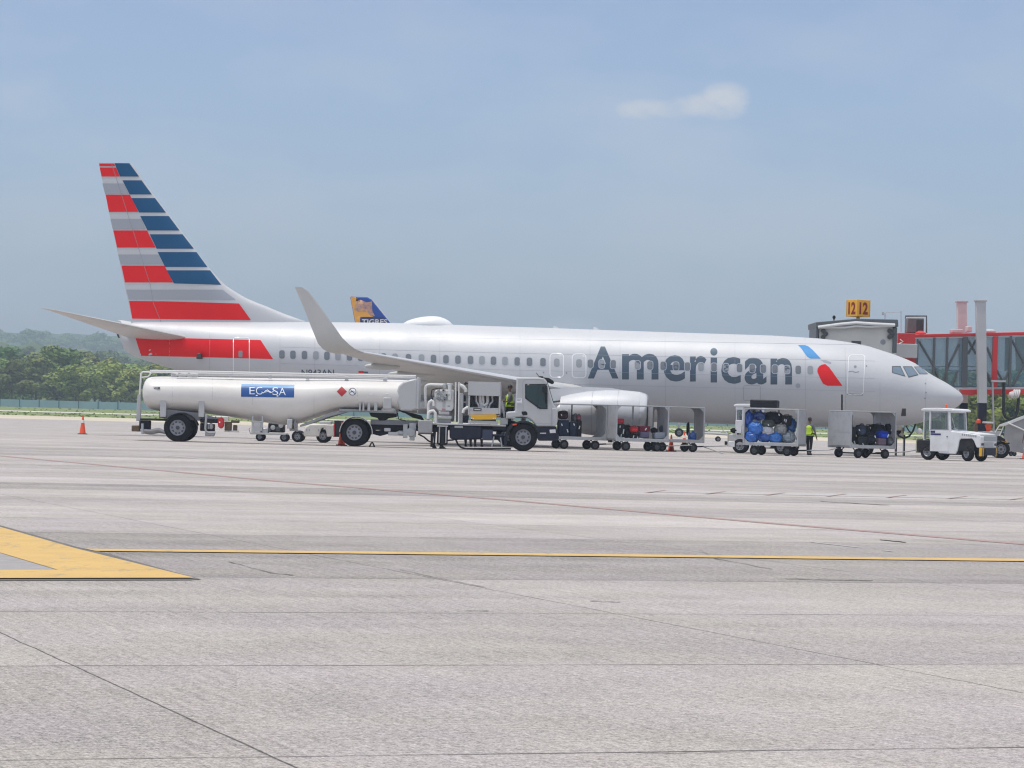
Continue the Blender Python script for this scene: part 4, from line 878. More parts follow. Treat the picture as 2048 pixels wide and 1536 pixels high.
# windscreen on the sloping front
p1, p2 = W(*c5([(1808, 440)])[0], YT), W(*c5([(1890, 722)])[0], YT); n_ = Vector((p2.z - p1.z, 0, -(p2.x - p1.x))).normalized(); n_ = n_ if n_.x > 0 else -n_
MB().add([p1 + n_ * .015 + Vector((0, .12, 0)), p1 + n_ * .015 + Vector((0, 2.2, 0)), p2 + n_ * .015 + Vector((0, 2.25, 0)), p2 + n_ * .015 + Vector((0, .07, 0)), p1 + n_ * -.03 + Vector((0, .12, 0)), p1 + n_ * -.03 + Vector((0, 2.2, 0)), p2 + n_ * -.03 + Vector((0, 2.25, 0)), p2 + n_ * -.03 + Vector((0, .07, 0))], [(0, 1, 2, 3), (7, 6, 5, 4), (0, 1, 5, 4), (1, 2, 6, 5), (2, 3, 7, 6), (3, 0, 4, 7)]).build('windscreen', M_glass, cab)
MB().pprism(c5([(1755, 372), (1830, 382), (1890, 420), (1902, 448), (1886, 462), (1815, 430), (1775, 408)]), YT + .1, YB - .1).build('sun_visor', M_black, cab, bevel=.02)
MB().pprism(c5([(1735, 505), (1745, 492), (1806, 490), (1808, 560), (1796, 582), (1745, 584)]), YT - .18, YT - .06).tube([W(*c5([(1790, 500)])[0], YT - .1), W(*c5([(1795, 450)])[0], YT + .1)], .02).build('mirror', M_black, cab, bevel=.02)
MB().pprism(c5([(1770, 590), (1800, 590), (1800, 740), (1775, 730)]), YT - .12, YT - .04).build('mirror', M_black, cab, bevel=.02)
MB().pprism(c5([(1455, 840), (1515, 836), (1535, 858), (1534, 888), (1478, 893), (1458, 872)]), YT + .016, YT + .06).build('door_handle', M_black, cab, bevel=.01)
st_ = MB().pprism(c5([(1387, 662), (1460, 662), (1460, 732), (1387, 732)]), YT + .02, YT + .05).build('notice_plate', M_swhite, cab)
decal('notice_text', [strip(c5([(1392, 672), (1452, 672)]), 1.2), strip(c5([(1392, 690), (1440, 690)]), 1.0)], flat(YT + .016), M_seam, st_); decal('notice_text', [strip(c5([(1392, 724), (1456, 724)]), 1.2)], flat(YT + .016), mat('notice_red', (.5, .12, .1), .5), st_)
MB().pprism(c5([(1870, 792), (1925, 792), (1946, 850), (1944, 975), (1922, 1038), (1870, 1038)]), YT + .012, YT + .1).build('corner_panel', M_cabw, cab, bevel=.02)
MB().pprism(c5([(1660, 1046), (1930, 1044), (1948, 1150), (1966, 1160), (1964, 1225), (1940, 1240), (1690, 1240), (1665, 1190)]), YT + .06, YB - .06).build('front_bumper', M_navy, trk, bevel=.04)
MB().pprism(c5([(1836, 1088), (1918, 1082), (1922, 1132), (1842, 1136)]), YT + .045, YT + .1).build('headlight', M_lens, trk, bevel=.01)
MB().pprism(c5([(1706, 1130), (1790, 1128), (1790, 1144), (1706, 1146)]), YT + .05, YT + .1).build('step_trim', M_lgrey, trk)
MB().ptube([c5([(1700, 372)])[0], c5([(1655, 310)])[0]], YT + .5, .012).build('aerial', M_black, trk)
lathe_at('roof_lamp', cab, M_black, W(*c5([(1720, 374)])[0], YT + .5), (0, 0, 1), [(-.02, .09), (.03, .09), (.05, .05)], 12)
fc = W(*c5([(1475, 1207)])[0], YC)
for Y, s in ((YT + .19, -1), (YB - .19, 1)): wheel(trk, (fc.x, Y, .53), .53, .31, 10, True, s)
for Y in (YT + .0, YB - .4): fender('mudguard', 1046.2, 876.8, .60, 20, 178, .42, Y, M_dark, trk, thick=.07)
MB().pprism(c5([(1220, 1180), (1262, 1060), (1330, 1000), (1350, 1030), (1290, 1090), (1262, 1200), (1250, 1310), (1214, 1310)]), YT + .04, YT + .45).build('mud_flap', M_navy, trk, bevel=.01)
MB().pprism(c5([(1330, 1012), (1385, 1005), (1388, 1024), (1335, 1030)]), YT - .01, YT + .04).build('side_marker', M_orange, trk)
# chassis
MB().pbox(741, 840, 842, 850, YC - .45, YC - .37).pbox(741, 840, 842, 850, YC + .37, YC + .45).build('chassis_rail', M_grey, trk)
MB().pbox(836, 849, 1064, 862, YC - .45, YC - .37).pbox(836, 849, 1064, 862, YC + .37, YC + .45).pbox(740, 850, 836, 861, YC - .4, YC + .4).build('chassis_frame', M_dark, trk, bevel=.01)
MB().pprism([(738, 825), (794, 827), (792, 834), (774, 837), (771, 841), (758, 841), (755, 836), (742, 833)], YC - .5, YC + .5).build('fifth_wheel', M_black, trk, bevel=.02)
rc = W(711.8, 865.6, YC)
for Y, s in ((YT + .17, -1), (YT + .5, -1), (YB - .17, 1), (YB - .5, 1)): wheel(trk, (rc.x, Y, .53), .53, .28, 10, True, s)
fender('mudguard', 711.8, 865.6, .585, -5, 185, .68, YT - .02, M_dark, trk, thick=.02); fender('mudguard', 711.8, 865.6, .585, -5, 185, .68, YB - .66, M_dark, trk, thick=.02)
fender('mudguard_trim', 711.8, 865.6, .60, -5, 178, .03, YT - .045, M_lgrey, trk, thick=.03)
MB().pbox(682, 857, 700, 862, YT + .6, YB - .6).build('axle', M_dark, trk)
MB().pprism([(741, 858), (752, 861), (800, 858), (800, 862), (760, 872), (744, 868)], YC - .3, YC + .3).build('rear_crossmember', M_navy, trk, bevel=.02)
MB().pbox(768, 856, 781, 863, YT + .3, YT + .5).pbox(776, 864, 797, 871, YT + .3, YT + .6).build('air_valve', M_lgrey, trk, bevel=.03)
MB().lathe(W(797, 866, YT + .45), (1, 0, 0), [(0, .1), (.22, .1)], 14).pbox(806, 848, 815, 876, YT + .3, YT + .5).pbox(818, 846, 832, 874, YT + .35, YT + .7).lathe(W(822, 864, YT + .3), (0, 1, 0), [(0, .17), (.2, .17)], 16).pbox(819, 874, 829, 881, YT + .35, YT + .5).build('pump_unit', M_steel, trk, bevel=.015)
bh = MB()
for q in range(4): bh.ptube([(795 + q * 2, 818 + q), (806 + q, 824), (826, 828 + q * 2), (842, 832 + q * 2), (848 - q, 842)], YT + .5 + q * .12, .028)
bh.ptube([(795, 826), (797, 838), (812, 842)], YT + .5, .02).ptube([(836, 868), (848, 874), (856, 881), (861, 884)], YT + .35, .03).build('brake_hose', M_black, trk)
tb = MB().pbox(836, 840.5, 864.5, 866, YT + .02, YT + .6).build('battery_box', M_grey, trk, bevel=.03)
MB().pbox(836.5, 866, 864, 868.5, YT + .05, YT + .6).build('box_bracket', M_brown, trk)
# deck and equipment
MB().pbox(862, 847.5, 1012, 851, YT + .1, YB - .1).build('deck', M_lgrey, trk, bevel=.01)
hr = MB().lathe(W(885, 869, YT + .38), (0, 0, 1), [(-.40, .12), (-.36, .205), (.30, .205), (.34, .12)], 24).build('filter_drum', M_dark, trk, smooth=40)
for a in (878.6, 892): MB().pbox(a - 1.3, 852, a + 1.3, 886, YT + .13, YT + .2).build('drum_strap', M_steel, hr, bevel=.01)
MB().pbox(874, 851, 896, 853.5, YT + .1, YT + .6).build('drum_clamp', M_lgrey, hr, bevel=.01)
sl_ = MB().pbox(861, 866, 866, 894, YT + .3, YT + .45).pprism([(866, 862), (872, 862), (870, 890), (874, 897), (864, 897), (867, 884)], YT + .4, YT + .55).pprism([(881, 886), (888, 886), (886, 892), (893, 897), (878, 897)], YT + .35, YT + .5).pbox(864, 856, 876, 864, YT + .3, YT + .6).build('stand_leg', M_dark, trk, bevel=.015)
ft = MB().pprism(c5([(470, 1036), (900, 1032), (920, 1080), (918, 1222), (560, 1228), (470, 1210)]), YT + .12, YT + .6).build('fuel_tank', M_navy, trk, bevel=.09, seg=4)
MB().pbox(909, 852, 926, 856, YT + .1, YT + .5).build('tank_strap', M_grey, ft, bevel=.01)
MB().pbox(964.5, 859, 985.5, 880.5, YT + .06, YT + .5).build('storage_box', mat('storage_blue', (.035, .045, .085), .45, dirt=.3), trk, bevel=.03)
MB().pbox(985, 852, 1012, 860, YT + .2, YT + .6).pbox(985, 868.5, 1008, 872, YT + .05, YT + .4).pbox(985, 872, 1010, 880, YT + .3, YT + .7).build('side_step', M_navy, trk, bevel=.015)
MB().ptube([(988, 873), (983.5, 894)], YT + .1, .03).ptube([(1001, 875), (1004, 895)], YT + .1, .03).build('step_ladder', M_steel, trk)
for a, b in ((931, 26), (941, 24), (950, 25), (963, 30)):
    MB().pprism([(a - 3, 878), (a + 3.2, 878), (a + 2.2, 889), (a + 4, 893.5), (a - 2.2, 893.5), (a - 1.5, 889)], YC + .1, YC + .25).build('support_leg', M_brown if a > 935 else M_dark, trk, bevel=.01)
MB().ptube([(912, 880), (916, 889), (922, 895), (932, 897.3), (980, 897.5), (1022, 897.5)], YT + .15, .035).ptube([(893, 881), (905, 880), (914, 878)], YT + .2, .03).build('earth_cable', M_black, trk)
# cabinet with open bay
x0, y0_, x1, y1_ = 936.3, 763.5, 1001, 830
cb = MB().pbox(x0, y0_, x1, 791.5, YT + .02, YT + 1.1).pbox(x0, 791.5, 939.6, 830, YT + .02, YT + 1.1).pbox(997.4, 791.5, x1, 830, YT + .02, YT + 1.1).pbox(939.6, 815.5, 997.4, 830, YT + .02, YT + 1.1).build('cabinet', M_cabw, trk)
MB().pbox(939.6, 791.5, 997.4, 815.5, YT + .95, YT + 1.09).build('cabinet_back', M_grey, cb)
gp = MB()
for a, r in ((952, .04), (960, .06), (966, .05), (975, .06), (985, .04)): gp.ptube([(a, 791.5), (a + .5, 803), (a + (967 - a) * .3, 809), (a + (967 - a) * .4, 815.5)], YT + .35, r)
gp.ptube([(962, 806), (968, 811), (976, 806)], YT + .28, .05).build('pipe_manifold', M_white, cb)
MB().pprism([(940.5, 791.5), (947, 791.5), (947, 815.5), (944, 815.5)], YT + .1, YT + .2).pbox(988, 792, 991, 815.4, YT + .1, YT + .25).pbox(993, 792, 996.5, 815.4, YT + .1, YT + .25).build('hose', M_black, cb)
pl_ = MB().pbox(946.5, 816.3, 963, 822, YT + .008, YT + .03).build('nameplate', M_hub, cb)
decal('lettering', [strip([(949, 819.2), (961, 819.4)], 1.2)], flat(YT + .004), M_swhite, pl_)
decal('label_mark', [strip([(940.5, 816), (940.5, 821)], .9), strip([(943.5, 816), (943.5, 821)], .9)], flat(YT + .014), M_seam, cb)
ys_ = MB().pprism(c5([(725, 878), (1165, 872), (1150, 905), (740, 905)]), YT + .02, YT + .9).pprism(c5([(770, 885), (1108, 880), (1115, 930), (1085, 950), (790, 952), (762, 930)]), YT - .05, YT + .3).build('warning_bar', M_yellow, trk, bevel=.01)
for a in (943.3, 946.5, 986.5, 990.5): lathe_at('marker_lamp', ys_, M_lens, W(a, 837, YT - .05), (0, -1, 0), [(0, .02), (.02, .02), (.03, .01)], 10)
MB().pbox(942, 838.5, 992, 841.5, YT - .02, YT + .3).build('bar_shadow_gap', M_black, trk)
MB().pbox(936, 842, 996, 847.5, YT + .0, YT + .5).build('foot_board', M_cabw, trk, bevel=.01)
# pipework
pw = MB().ptube([(851, 816), (850.5, 778), (852, 772.5), (856, 770), (862, 769.5), (887, 770)], YT + .5, .055, 12).build('fuel_pipe', M_white, trk, smooth=60)
MB().ptube([(899.5, 769.5), (899.5, 800)], YT + .3, .07, 12).build('fuel_pipe', M_white, trk, smooth=60)
MB().pbox(886, 767.5, 893, 777, YT + .4, YT + .6).pbox(893, 767, 906, 772, YT + .35, YT + .6).build('pipe_flange', M_steel, pw, bevel=.02)
MB().ptube([(857, 846), (856.5, 810), (859, 804), (863, 801), (866, 802.5), (867, 812)], YT + .25, .055, 12).build('fuel_pipe', M_white, trk, smooth=60)
MB().ptube([(856, 838), (857, 826), (861, 822.5), (867, 821.5), (870.5, 826), (871, 846)], YT + .15, .06, 12).build('fuel_pipe', M_white, trk, smooth=60)
MB().ptube([(919, 770), (926, 773), (931, 779), (932, 784)], YT + .3, .07, 12).build('fuel_pipe', M_white, trk, smooth=60)
MB().ptube([(926, 826), (928, 819), (934, 815.5), (937, 815.5)], YT + .2, .06, 12).build('fuel_pipe', M_white, trk, smooth=60)
fp = MB().pprism(c5([(265, 560), (300, 540), (530, 540), (535, 790), (500, 835), (320, 835), (265, 780)]), YT + .35, YT + .9).build('filter_panel', M_white, trk, bevel=.04)
rr_ = random.Random(3); vv = MB()
for k in range(16):
    a, b = rr_.uniform(868, 898), rr_.uniform(779, 802); vv.lathe(W(a, b, YT + .36), (0, -1, 0), [(0, .05), (.04, .05), (.05, .03), (.12, .025), (.14, .04)], 8)
for k in range(7): a, b = rr_.uniform(866, 880), rr_.uniform(780, 800); vv.ptube([(a, b), (a + rr_.uniform(3, 12), b + rr_.uniform(-5, 5)), (a + rr_.uniform(10, 18), b + rr_.uniform(0, 9))], YT + .3, .015, 6)
vv.build('gauge', M_steel, fp)
MB().ptube([(866, 800), (862, 790), (864, 780), (872, 777), (884, 778)], YT + .3, .02).build('gauge_hose', M_black, fp)
MB().pbox(885, 804, 891, 815, YT + .335, YT + .36).build('gauge_plate', M_lgrey, fp); MB().pbox(884, 817, 891, 821, YT + .335, YT + .36).build('warning_plate', mat('plate_pink', (.5, .25, .25), .5), fp); MB().pbox(895, 811.5, 900, 812.8, YT + .335, YT + .36).build('gauge_plate', M_hub, fp)
MB().pbox(877, 823, 899, 829, YT + .3, YT + .8).lathe(W(872, 834, YT + .35), (1, 0, 0), [(0, .055), (.6, .055)], 12).pbox(874, 838, 902, 846, YT + .5, YT + .9).build('filter_base', M_lgrey, trk, bevel=.02)
MB().pbox(902, 777, 909, 842, YT + .6, YT + .9).build('column_box', mat('weathered_grey', (.30, .27, .27), .6, dirt=.5), trk, bevel=.02)
MB().pbox(912.5, 782, 916, 843.5, YT + .3, YT + .9).build('dark_panel', M_black, trk)
for a, b in ((911.5, 843), (918, 846)): MB().ptube([(a, 764), (a - .8, b)], YT + .22, .03).build('stand_pipe', M_white, trk)
MB().pbox(917, 786, 926.5, 848, YT + .3, YT + .8).build('reel_housing', M_lgrey, trk, bevel=.04)
MB().pbox(926, 790, 931.5, 803, YT + .4, YT + .7).pbox(926, 806, 931.5, 817, YT + .4, YT + .7).pbox(926, 831, 937, 846, YT + .3, YT + .9).build('hose_end', M_navy, trk, bevel=.03)
MB().ptube([(929, 769), (932, 765.5), (935, 768)], YT + .5, .04).build('pipe_cap', M_black, trk)
MB().pprism(c5([(1170, 700), (1200, 690), (1240, 950), (1215, 955)]), YT + .4, YT + .5).pprism(c5([(1165, 480), (1185, 480), (1180, 900), (1165, 900)]), YT + .9, YT + 1.2).build('cab_support', M_lgrey, trk)
MB().pbox(1001, 836, 1016, 849, YT + .2, YT + 1.0).pbox(1012, 825, 1031, 837, YT + .05, YT + .4).build('operator_platform', M_cabw, trk, bevel=.02)
MB().pbox(1002, 826, 1014, 837, YT + .5, YT + 1.6).build('platform_box', M_dark, trk, bevel=.02)
# ================================================================ baggage carts
M_cartrim = mat('cart_wheel_grey', (.06, .062, .068), .6, dirt=.4)
def gusset(mb, x, z, sx, sz, y0, y1, r=.17):
    mb.prism([(x, z), (x + sx * r, z), (x + sx * r * .45, z + sz * r * .45), (x, z + sz * r)], y0, y1)
CL, CW_, CH_ = 2.25, 1.5, 1.92
def make_cart(loc, rz, label, group):
    o = thing('baggage_cart', label, 'baggage cart', loc, rz, group); L, H = CL / 2, CW_ / 2; A = dict(parent=o, world=False)
    MB().box(-L, L, -H, H, .44, .50).build('deck', M_grey, bevel=.008, **A)
    MB().box(-L, L, -H - .005, -H + .05, .40, .53).box(-L, L, H - .05, H + .005, .40, .53).build('side_rail', M_steel, bevel=.008, **A)
    MB().box(-L - .02, L + .02, -H - .02, H + .02, CH_ - .05, CH_).build('roof', M_alu, bevel=.012, **A)
    for s in (-1, 1):
        e = MB().box(s * L - .015, s * L + .015, -H + .03, H - .03, .50, CH_ - .05).build('end_wall', M_alu, **A)
        MB().box(s * (L + .016) - .006, s * (L + .016) + .006, -H + .05, H * .2, 1.05, 1.075).build('wall_rib', M_steel, e, world=False)
        for q in (-1, 1):
            MB().box(s * L - .03, s * L + .03, q * H - .03, q * H + .03, .40, CH_ - .05).build('post', M_steel, bevel=.006, **A)
    for q in (-1, 1):
        yy = sorted((q * H, q * (H - .025)))
        for s in (-1, 1):
            for z_, u_ in ((CH_ - .05, -1), (.53, 1)):
                g = MB(); gusset(g, s * (L - .03), z_, -s, u_, *yy); g.build('corner_gusset', M_steel, **A)
    MB().box(-.03, .03, H - .05, H - .01, .5, CH_ - .05).build('mid_post', M_steel, **A) if 'empty' not in label else None
    for s in (-1, 1):
        ax = s * .68; f = MB()
        for q in (-1, 1):
            f.tube([(ax, q * .56, .20), (ax - .16, q * .5, .44)], .022, 6).tube([(ax, q * .56, .20), (ax + .16, q * .5, .44)], .022, 6)
        f.tube([(ax, -.6, .2), (ax, .6, .2)], .03, 8); f.build('bogie', M_dark, **A)
        for q in (-1, 1): wheel(o, (ax, q * .66, .195), .195, .12, 6, False, q, rimm=M_cartrim)
    MB().tube([(.7, 0, .22), (1.2, 0, .24), (1.35, 0, .25)], .03, 6).build('turntable_bar', M_dark, **A)
    MB().tube([(1.3, .0, .24), (2.35, 0, .30)], .022, 6).lathe((2.38, 0, .30), (0, 0, 1), [(-.015, .05), (.015, .05)], 10).build('drawbar', M_steel, **A)
    MB().box(-L - .12, -L + .02, -.08, .08, .33, .43).build('hitch', M_dark, **A)
    return o
def cc(px, Y): return (W(px, 880, Y).x, Y, 0)
CG = 'baggage carts beside the airliner'
D = math.radians
cartA = make_cart(cc(1151, 125.0), D(14), 'grey baggage cart with navy suitcases, half hidden by the truck cab', CG)
cartB = make_cart(cc(1274, 124.2), D(14), 'grey baggage cart holding red and black suitcases under the engine', CG)
cartC = make_cart(cc(1347, 126.2), D(12), 'nearly empty grey baggage cart with one blue bag beside the orange cones', CG)
cartD = make_cart(cc(1549, 121.0), D(-17.5), 'grey baggage cart stuffed with blue wrapped bags, black suitcase on its roof', CG)
cartE = make_cart(cc(1724, 120.6), D(30), 'grey baggage cart with dark bags and one bright blue case, hitched to tow tractor', CG)
p = W(1684, 817, 120.6); q = W(1684, 789, 120.6)
MB().tube([p - Vector((0, 0, .1)), q], .035, 8).build('marker_pole', M_black, cartE)
# drawbar links
# ---------------------------------------------------------------- luggage
M_tag = mat('paper_tag', (.75, .75, .78), .6)
LC = {}
def lmat(c, kind):
    k = (c, kind)
    if k not in LC:
        LC[k] = mat('%s_%s' % (kind, len(LC)), c, {'hard': .45, 'soft': .85, 'film': .16}[kind], spec={'hard': .3, 'soft': .2, 'film': .5}[kind], dirt=.35, dscale=9., dcol=tuple(min(1, v * 1.7 + .006) for v in c), bump={'hard': .0, 'soft': .35, 'film': .9}[kind], bscale={'hard': 5, 'soft': 60, 'film': 14}[kind], coat=.0 if kind != 'film' else .6)
    return LC[k]
NAVY = (.008, .016, .045); BLK = (.009, .009, .011); BLUE = (.005, .07, .36); SKYB = (.012, .13, .50); GRY = (.14, .15, .16); WHT = (.50, .52, .56); RED = (.42, .015, .03); MAR = (.14, .012, .03); MAU = (.14, .10, .13)
def bag(kind, label, px, py, pw, ph, Y, dep, col, rz=0, tilt=0, tags=(), name=None, group='bags on the baggage carts', seed=0):
    c = W(px, py, Y); s = Y / F; w_, h = pw * s, ph * s; M = Matrix.Translation(c) @ Matrix.Rotation(rz, 4, 'Z') @ Matrix.Rotation(tilt, 4, 'Y')
    T = lambda v: M @ Vector(v)
    if kind == 'case':
        mb = MB().box(-w_ / 2, w_ / 2, -dep / 2, dep / 2, -h / 2, h / 2, M); o = mb.build(name or 'suitcase', lmat(col, 'hard'), bevel=min(.055, w_ * .15, h * .15), seg=3); rb = MB()
        horiz = w_ > h
        for k in (-.3, -.1, .1, .3):
            if horiz: rb.box(-w_ * .42, w_ * .42, -dep / 2 - .008, -dep / 2 + .01, h * k - .008, h * k + .008, M)
            else: rb.box(w_ * k - .008, w_ * k + .008, -dep / 2 - .008, -dep / 2 + .01, -h * .42, h * .42, M)
        rb.build('rib', lmat(tuple(v * 1.5 for v in col), 'hard'), o, bevel=.004)
        hd = MB().tube([T((-.09, 0, h / 2)), T((-.08, 0, h / 2 + .035)), T((.08, 0, h / 2 + .035)), T((.09, 0, h / 2))], .012, 6) if not horiz else MB().tube([T((w_ / 2, 0, -.08)), T((w_ / 2 + .03, 0, -.07)), T((w_ / 2 + .03, 0, .07)), T((w_ / 2, 0, .08))], .012, 6)
        hd.build('handle', M_black, o)
    elif kind in ('soft', 'pack'):
        mb = MB().blob((0, 0, 0), w_ / 2, dep / 2, h / 2, 3, .12, 2.2, .55 if kind == 'soft' else .7, None, seed + px); mb.v = [tuple(T(v)) for v in mb.v]; o = mb.build(name or ('duffel_bag' if kind == 'soft' else 'backpack'), lmat(col, 'soft'), smooth=60)
        MB().tube([T((-w_ * .22, -dep * .3, h * .42)), T((-w_ * .12, -dep * .25, h * .58)), T((w_ * .12, -dep * .25, h * .58)), T((w_ * .22, -dep * .3, h * .42))], .012, 6).build('strap', M_black, o)
        mb = MB().blob((0, -dep * .40, -h * .12), w_ * .34, dep * .14, h * .24, 2, 0, 1, .5); mb.v = [tuple(T(v)) for v in mb.v]; mb.build('pocket', lmat(tuple(v * 1.5 + .004 for v in col), 'soft'), o, smooth=60)
    else:
        mb = MB().blob((0, 0, 0), w_ / 2, dep / 2, h / 2, 4, .22, 2.6, .75, None, seed + px)
        vs = []
        for v in mb.v:
            v = Vector(v); k = 1 + .035 * noise.noise(v * 16 + Vector((px, 0, 0))); vs.append(tuple(T(v * k)))
        mb.v = vs; o = mb.build(name or 'wrapped_bag', lmat(col, 'film'), smooth=60)
        mb = MB().blob((w_ * .05, -dep * .1, h * .5), .05, .05, .06, 2, .4, 3); mb.v = [tuple(T(v)) for v in mb.v]; mb.build('knot', lmat(col, 'film'), o)
    for tx, tz, tl in tags:
        a = T((w_ * tx, -dep / 2 - .025, h * tz)); b = a + Vector((.03 * math.sin(px), 0, -tl)); MB().box(-.022, .022, -.006, .006, -tl / 2, tl / 2, Matrix.Translation((a + b) / 2) @ Matrix.Rotation(math.sin(px * 3) * .5, 4, 'Y')).build('tag', M_tag, o)
    return tag(o, label, {'case': 'suitcase', 'soft': 'bag', 'pack': 'backpack', 'film': 'wrapped bag'}[kind], group)
r14 = D(14)
bag('case', 'tall navy suitcase with white tags standing nearest the truck cab', 1126, 858, 22, 36, 124.6, .32, NAVY, r14, tags=((-.25, .3, .1), (.3, .0, .14)))
bag('case', 'navy suitcase standing second from the truck cab in its cart', 1145, 860, 15, 32, 124.75, .3, (.012, .018, .04), r14, tags=((.0, .42, .1),))
bag('case', 'slim black suitcase standing last in the row in the cart by the cab', 1157, 858, 10, 33, 124.9, .3, BLK, r14, tags=((-.1, .2, .14),))
bag('soft', 'dark patterned bag lying on top of the tall navy suitcase by the cab', 1126, 830, 20, 17, 124.7, .3, (.03, .012, .016), r14, tags=((-.3, .1, .07),))
bag('soft', 'small grey bag behind the navy suitcases in the cart by the cab', 1150, 836, 14, 15, 125.2, .3, GRY, r14)
bag('pack', 'pink backpack half seen behind the slim black suitcase', 1157, 836, 10, 14, 125.1, .25, (.30, .10, .12), r14)
MB().tube([W(1138, 842, 124.8), W(1138, 819, 124.8), W(1142.5, 819, 124.8), W(1142.5, 842, 124.8)], .014, 6).build('trolley_handle', M_black, None); o_ = COL.objects['trolley_handle']; cand = [x for x in COL.objects if x.get('label', '').startswith('navy suitcase standing second')][0]; o_.parent = cand
bag('case', 'red suitcase lying topmost on the pile in the cart under the engine', 1238.5, 841.5, 15, 9, 124.0, .45, RED, r14, name='suitcase')
bag('case', 'black suitcase standing below the red one under the engine', 1240, 861, 16, 28, 123.9, .34, BLK, r14, tags=((-.2, .35, .09), (.25, .1, .2), (-.05, -.25, .2)))
bag('soft', 'black bag squeezed between black suitcase and red bag', 1254, 863, 16, 26, 124.1, .4, (.012, .012, .016), r14)
bag('soft', 'bright red bag in the middle of the cart under the engine', 1267, 859, 18, 13, 124.0, .4, (.48, .03, .035), r14)
bag('soft', 'dark bag with white tags under the bright red bag', 1268, 872, 18, 11, 123.9, .45, BLK, r14, tags=((-.2, .1, .1), (.25, -.1, .1)))
bag('case', 'maroon suitcase lying beside the bright red bag', 1286.5, 857.5, 22, 11, 124.1, .5, MAR, r14, tags=((.1, .2, .12),))
bag('case', 'purple grey suitcase under the maroon suitcase', 1286.5, 870, 19, 12, 124.0, .5, (.12, .10, .17), r14)
bag('case', 'silver grey suitcase lying at the engine end of its cart', 1318, 871, 23, 13, 124.1, .45, (.28, .31, .36), r14, tilt=-.1)
bag('pack', 'round black bag on top of the silver grey suitcase', 1308, 861, 14, 10, 124.3, .3, BLK, r14)
bag('soft', 'slate grey bag behind the silver grey suitcase', 1326, 858, 14, 14, 124.6, .3, (.06, .07, .09), r14)
bag('film', 'single blue bag lying in the nearly empty cart by the cones', 1384, 872.5, 16, 17, 126.0, .4, (.01, .08, .34), r14)
bag('pack', 'slim black bag standing behind the single blue bag', 1376, 859, 6, 26, 126.5, .2, BLK, r14)
r17 = D(-17.5); S = 121.0
bag('case', 'wide black suitcase lying on the roof of a baggage cart', 1529.5, 807.5, 55, 15.5, S, .55, (.006, .007, .012), r17)
bag('film', 'tall blue wrapped bag in the top corner by the tow tractor', 1497.5, 839, 16.4, 33.9, S - .05, .5, BLUE, r17)
bag('film', 'dark blue wrapped bag lying across the top of the blue pile', 1520, 832, 32.8, 17.5, S + .1, .5, (.006, .05, .25), r17)
bag('soft', 'large black duffel on top of the blue wrapped pile', 1547, 836, 37.4, 23.4, S - .05, .5, (.010, .010, .016), r17, tags=((.36, .38, .09),))
bag('soft', 'greenish grey bag beneath the large black duffel', 1537, 847, 25.7, 15.2, S - .3, .35, (.05, .06, .055), r17, tags=((.1, -.1, .06),))
bag('case', 'black suitcase with a pink and white tag near the end wall', 1573, 841, 21.1, 21.1, S - .1, .4, BLK, r17, tags=((-.1, .15, .1), (.05, .1, .12)))
bag('film', 'round bright blue wrapped bag with a shine, middle of the pile', 1510.5, 857, 29.2, 26.9, S - .3, .45, SKYB, r17)
bag('film', 'blue wrapped bag in the lowest corner next to the tow tractor', 1503, 874, 26.9, 24.6, S - .25, .5, (.008, .10, .42), r17)
bag('film', 'white wrapped bag in the centre between blue ones', 1535, 861, 24.6, 17.5, S - .3, .4, WHT, r17)
bag('film', 'grey domed wrapped bag below the black suitcase with tag', 1561, 858, 25.7, 22.2, S - .15, .45, (.33, .34, .33), r17)
bag('film', 'blue wrapped bag against the end wall of its cart', 1582, 852, 21, 31, S + .05, .4, (.01, .10, .36), r17)
bag('film', 'blue wrapped bag at the bottom beneath the white one', 1529, 874, 26.9, 21.1, S - .2, .5, (.006, .085, .37), r17)
bag('film', 'crumpled bright blue wrapped bag at the bottom of the cart', 1551, 876, 25.7, 21.1, S - .3, .45, (.02, .18, .58), r17)
bag('film', 'pale grey wrapped bag at the bottom by the end wall', 1578, 875, 26, 23, S - .15, .45, (.38, .43, .46), r17)
r30 = D(30); S = 120.6
bag('pack', 'slate grey domed backpack on the dark pile behind the tow tractor', 1721, 861, 21.3, 24.2, S - .25, .35, (.035, .045, .07), r30, tags=((-.45, .1, .07),))
bag('case', 'black suitcase against the inside of the closed end wall', 1702, 871, 13.4, 35.2, S - .45, .35, BLK, r30, tags=((.2, -.3, .13),))
bag('case', 'flat black suitcase lying under the slate grey backpack', 1719, 881, 24.6, 16.5, S - .35, .5, (.014, .016, .02), r30, tags=((.0, -.3, .12),))
bag('case', 'black suitcase standing with a white tag on its corner', 1736, 863, 14.6, 24.2, S + .1, .35, (.01, .01, .014), r30, tags=((-.1, .38, .12),))
bag('soft', 'large black bag humped over the top of the dark pile', 1753, 859, 31.4, 22.0, S + .1, .5, (.008, .009, .012), r30)
bag('soft', 'black holdall with white tags below the humped bag', 1738, 877, 22.4, 25.3, S - .2, .45, (.013, .014, .022), r30, tags=((.3, .25, .1), (.35, -.25, .06)))
bag('soft', 'bright blue bag near the front of the dark pile', 1764, 869.5, 25.8, 16.5, S - .15, .4, (.008, .035, .30), r30, tags=((.3, .1, .14),))
bag('case', 'mauve brown suitcase under the bright blue bag', 1758.5, 883, 20.2, 14.3, S - .15, .45, MAU, r30)
bag('pack', 'black backpack highest in the cart next to the tow tractor', 1779, 859, 20.2, 24.2, S + .35, .4, (.008, .008, .012), r30, tags=((-.2, .0, .05), (.3, -.2, .07)))
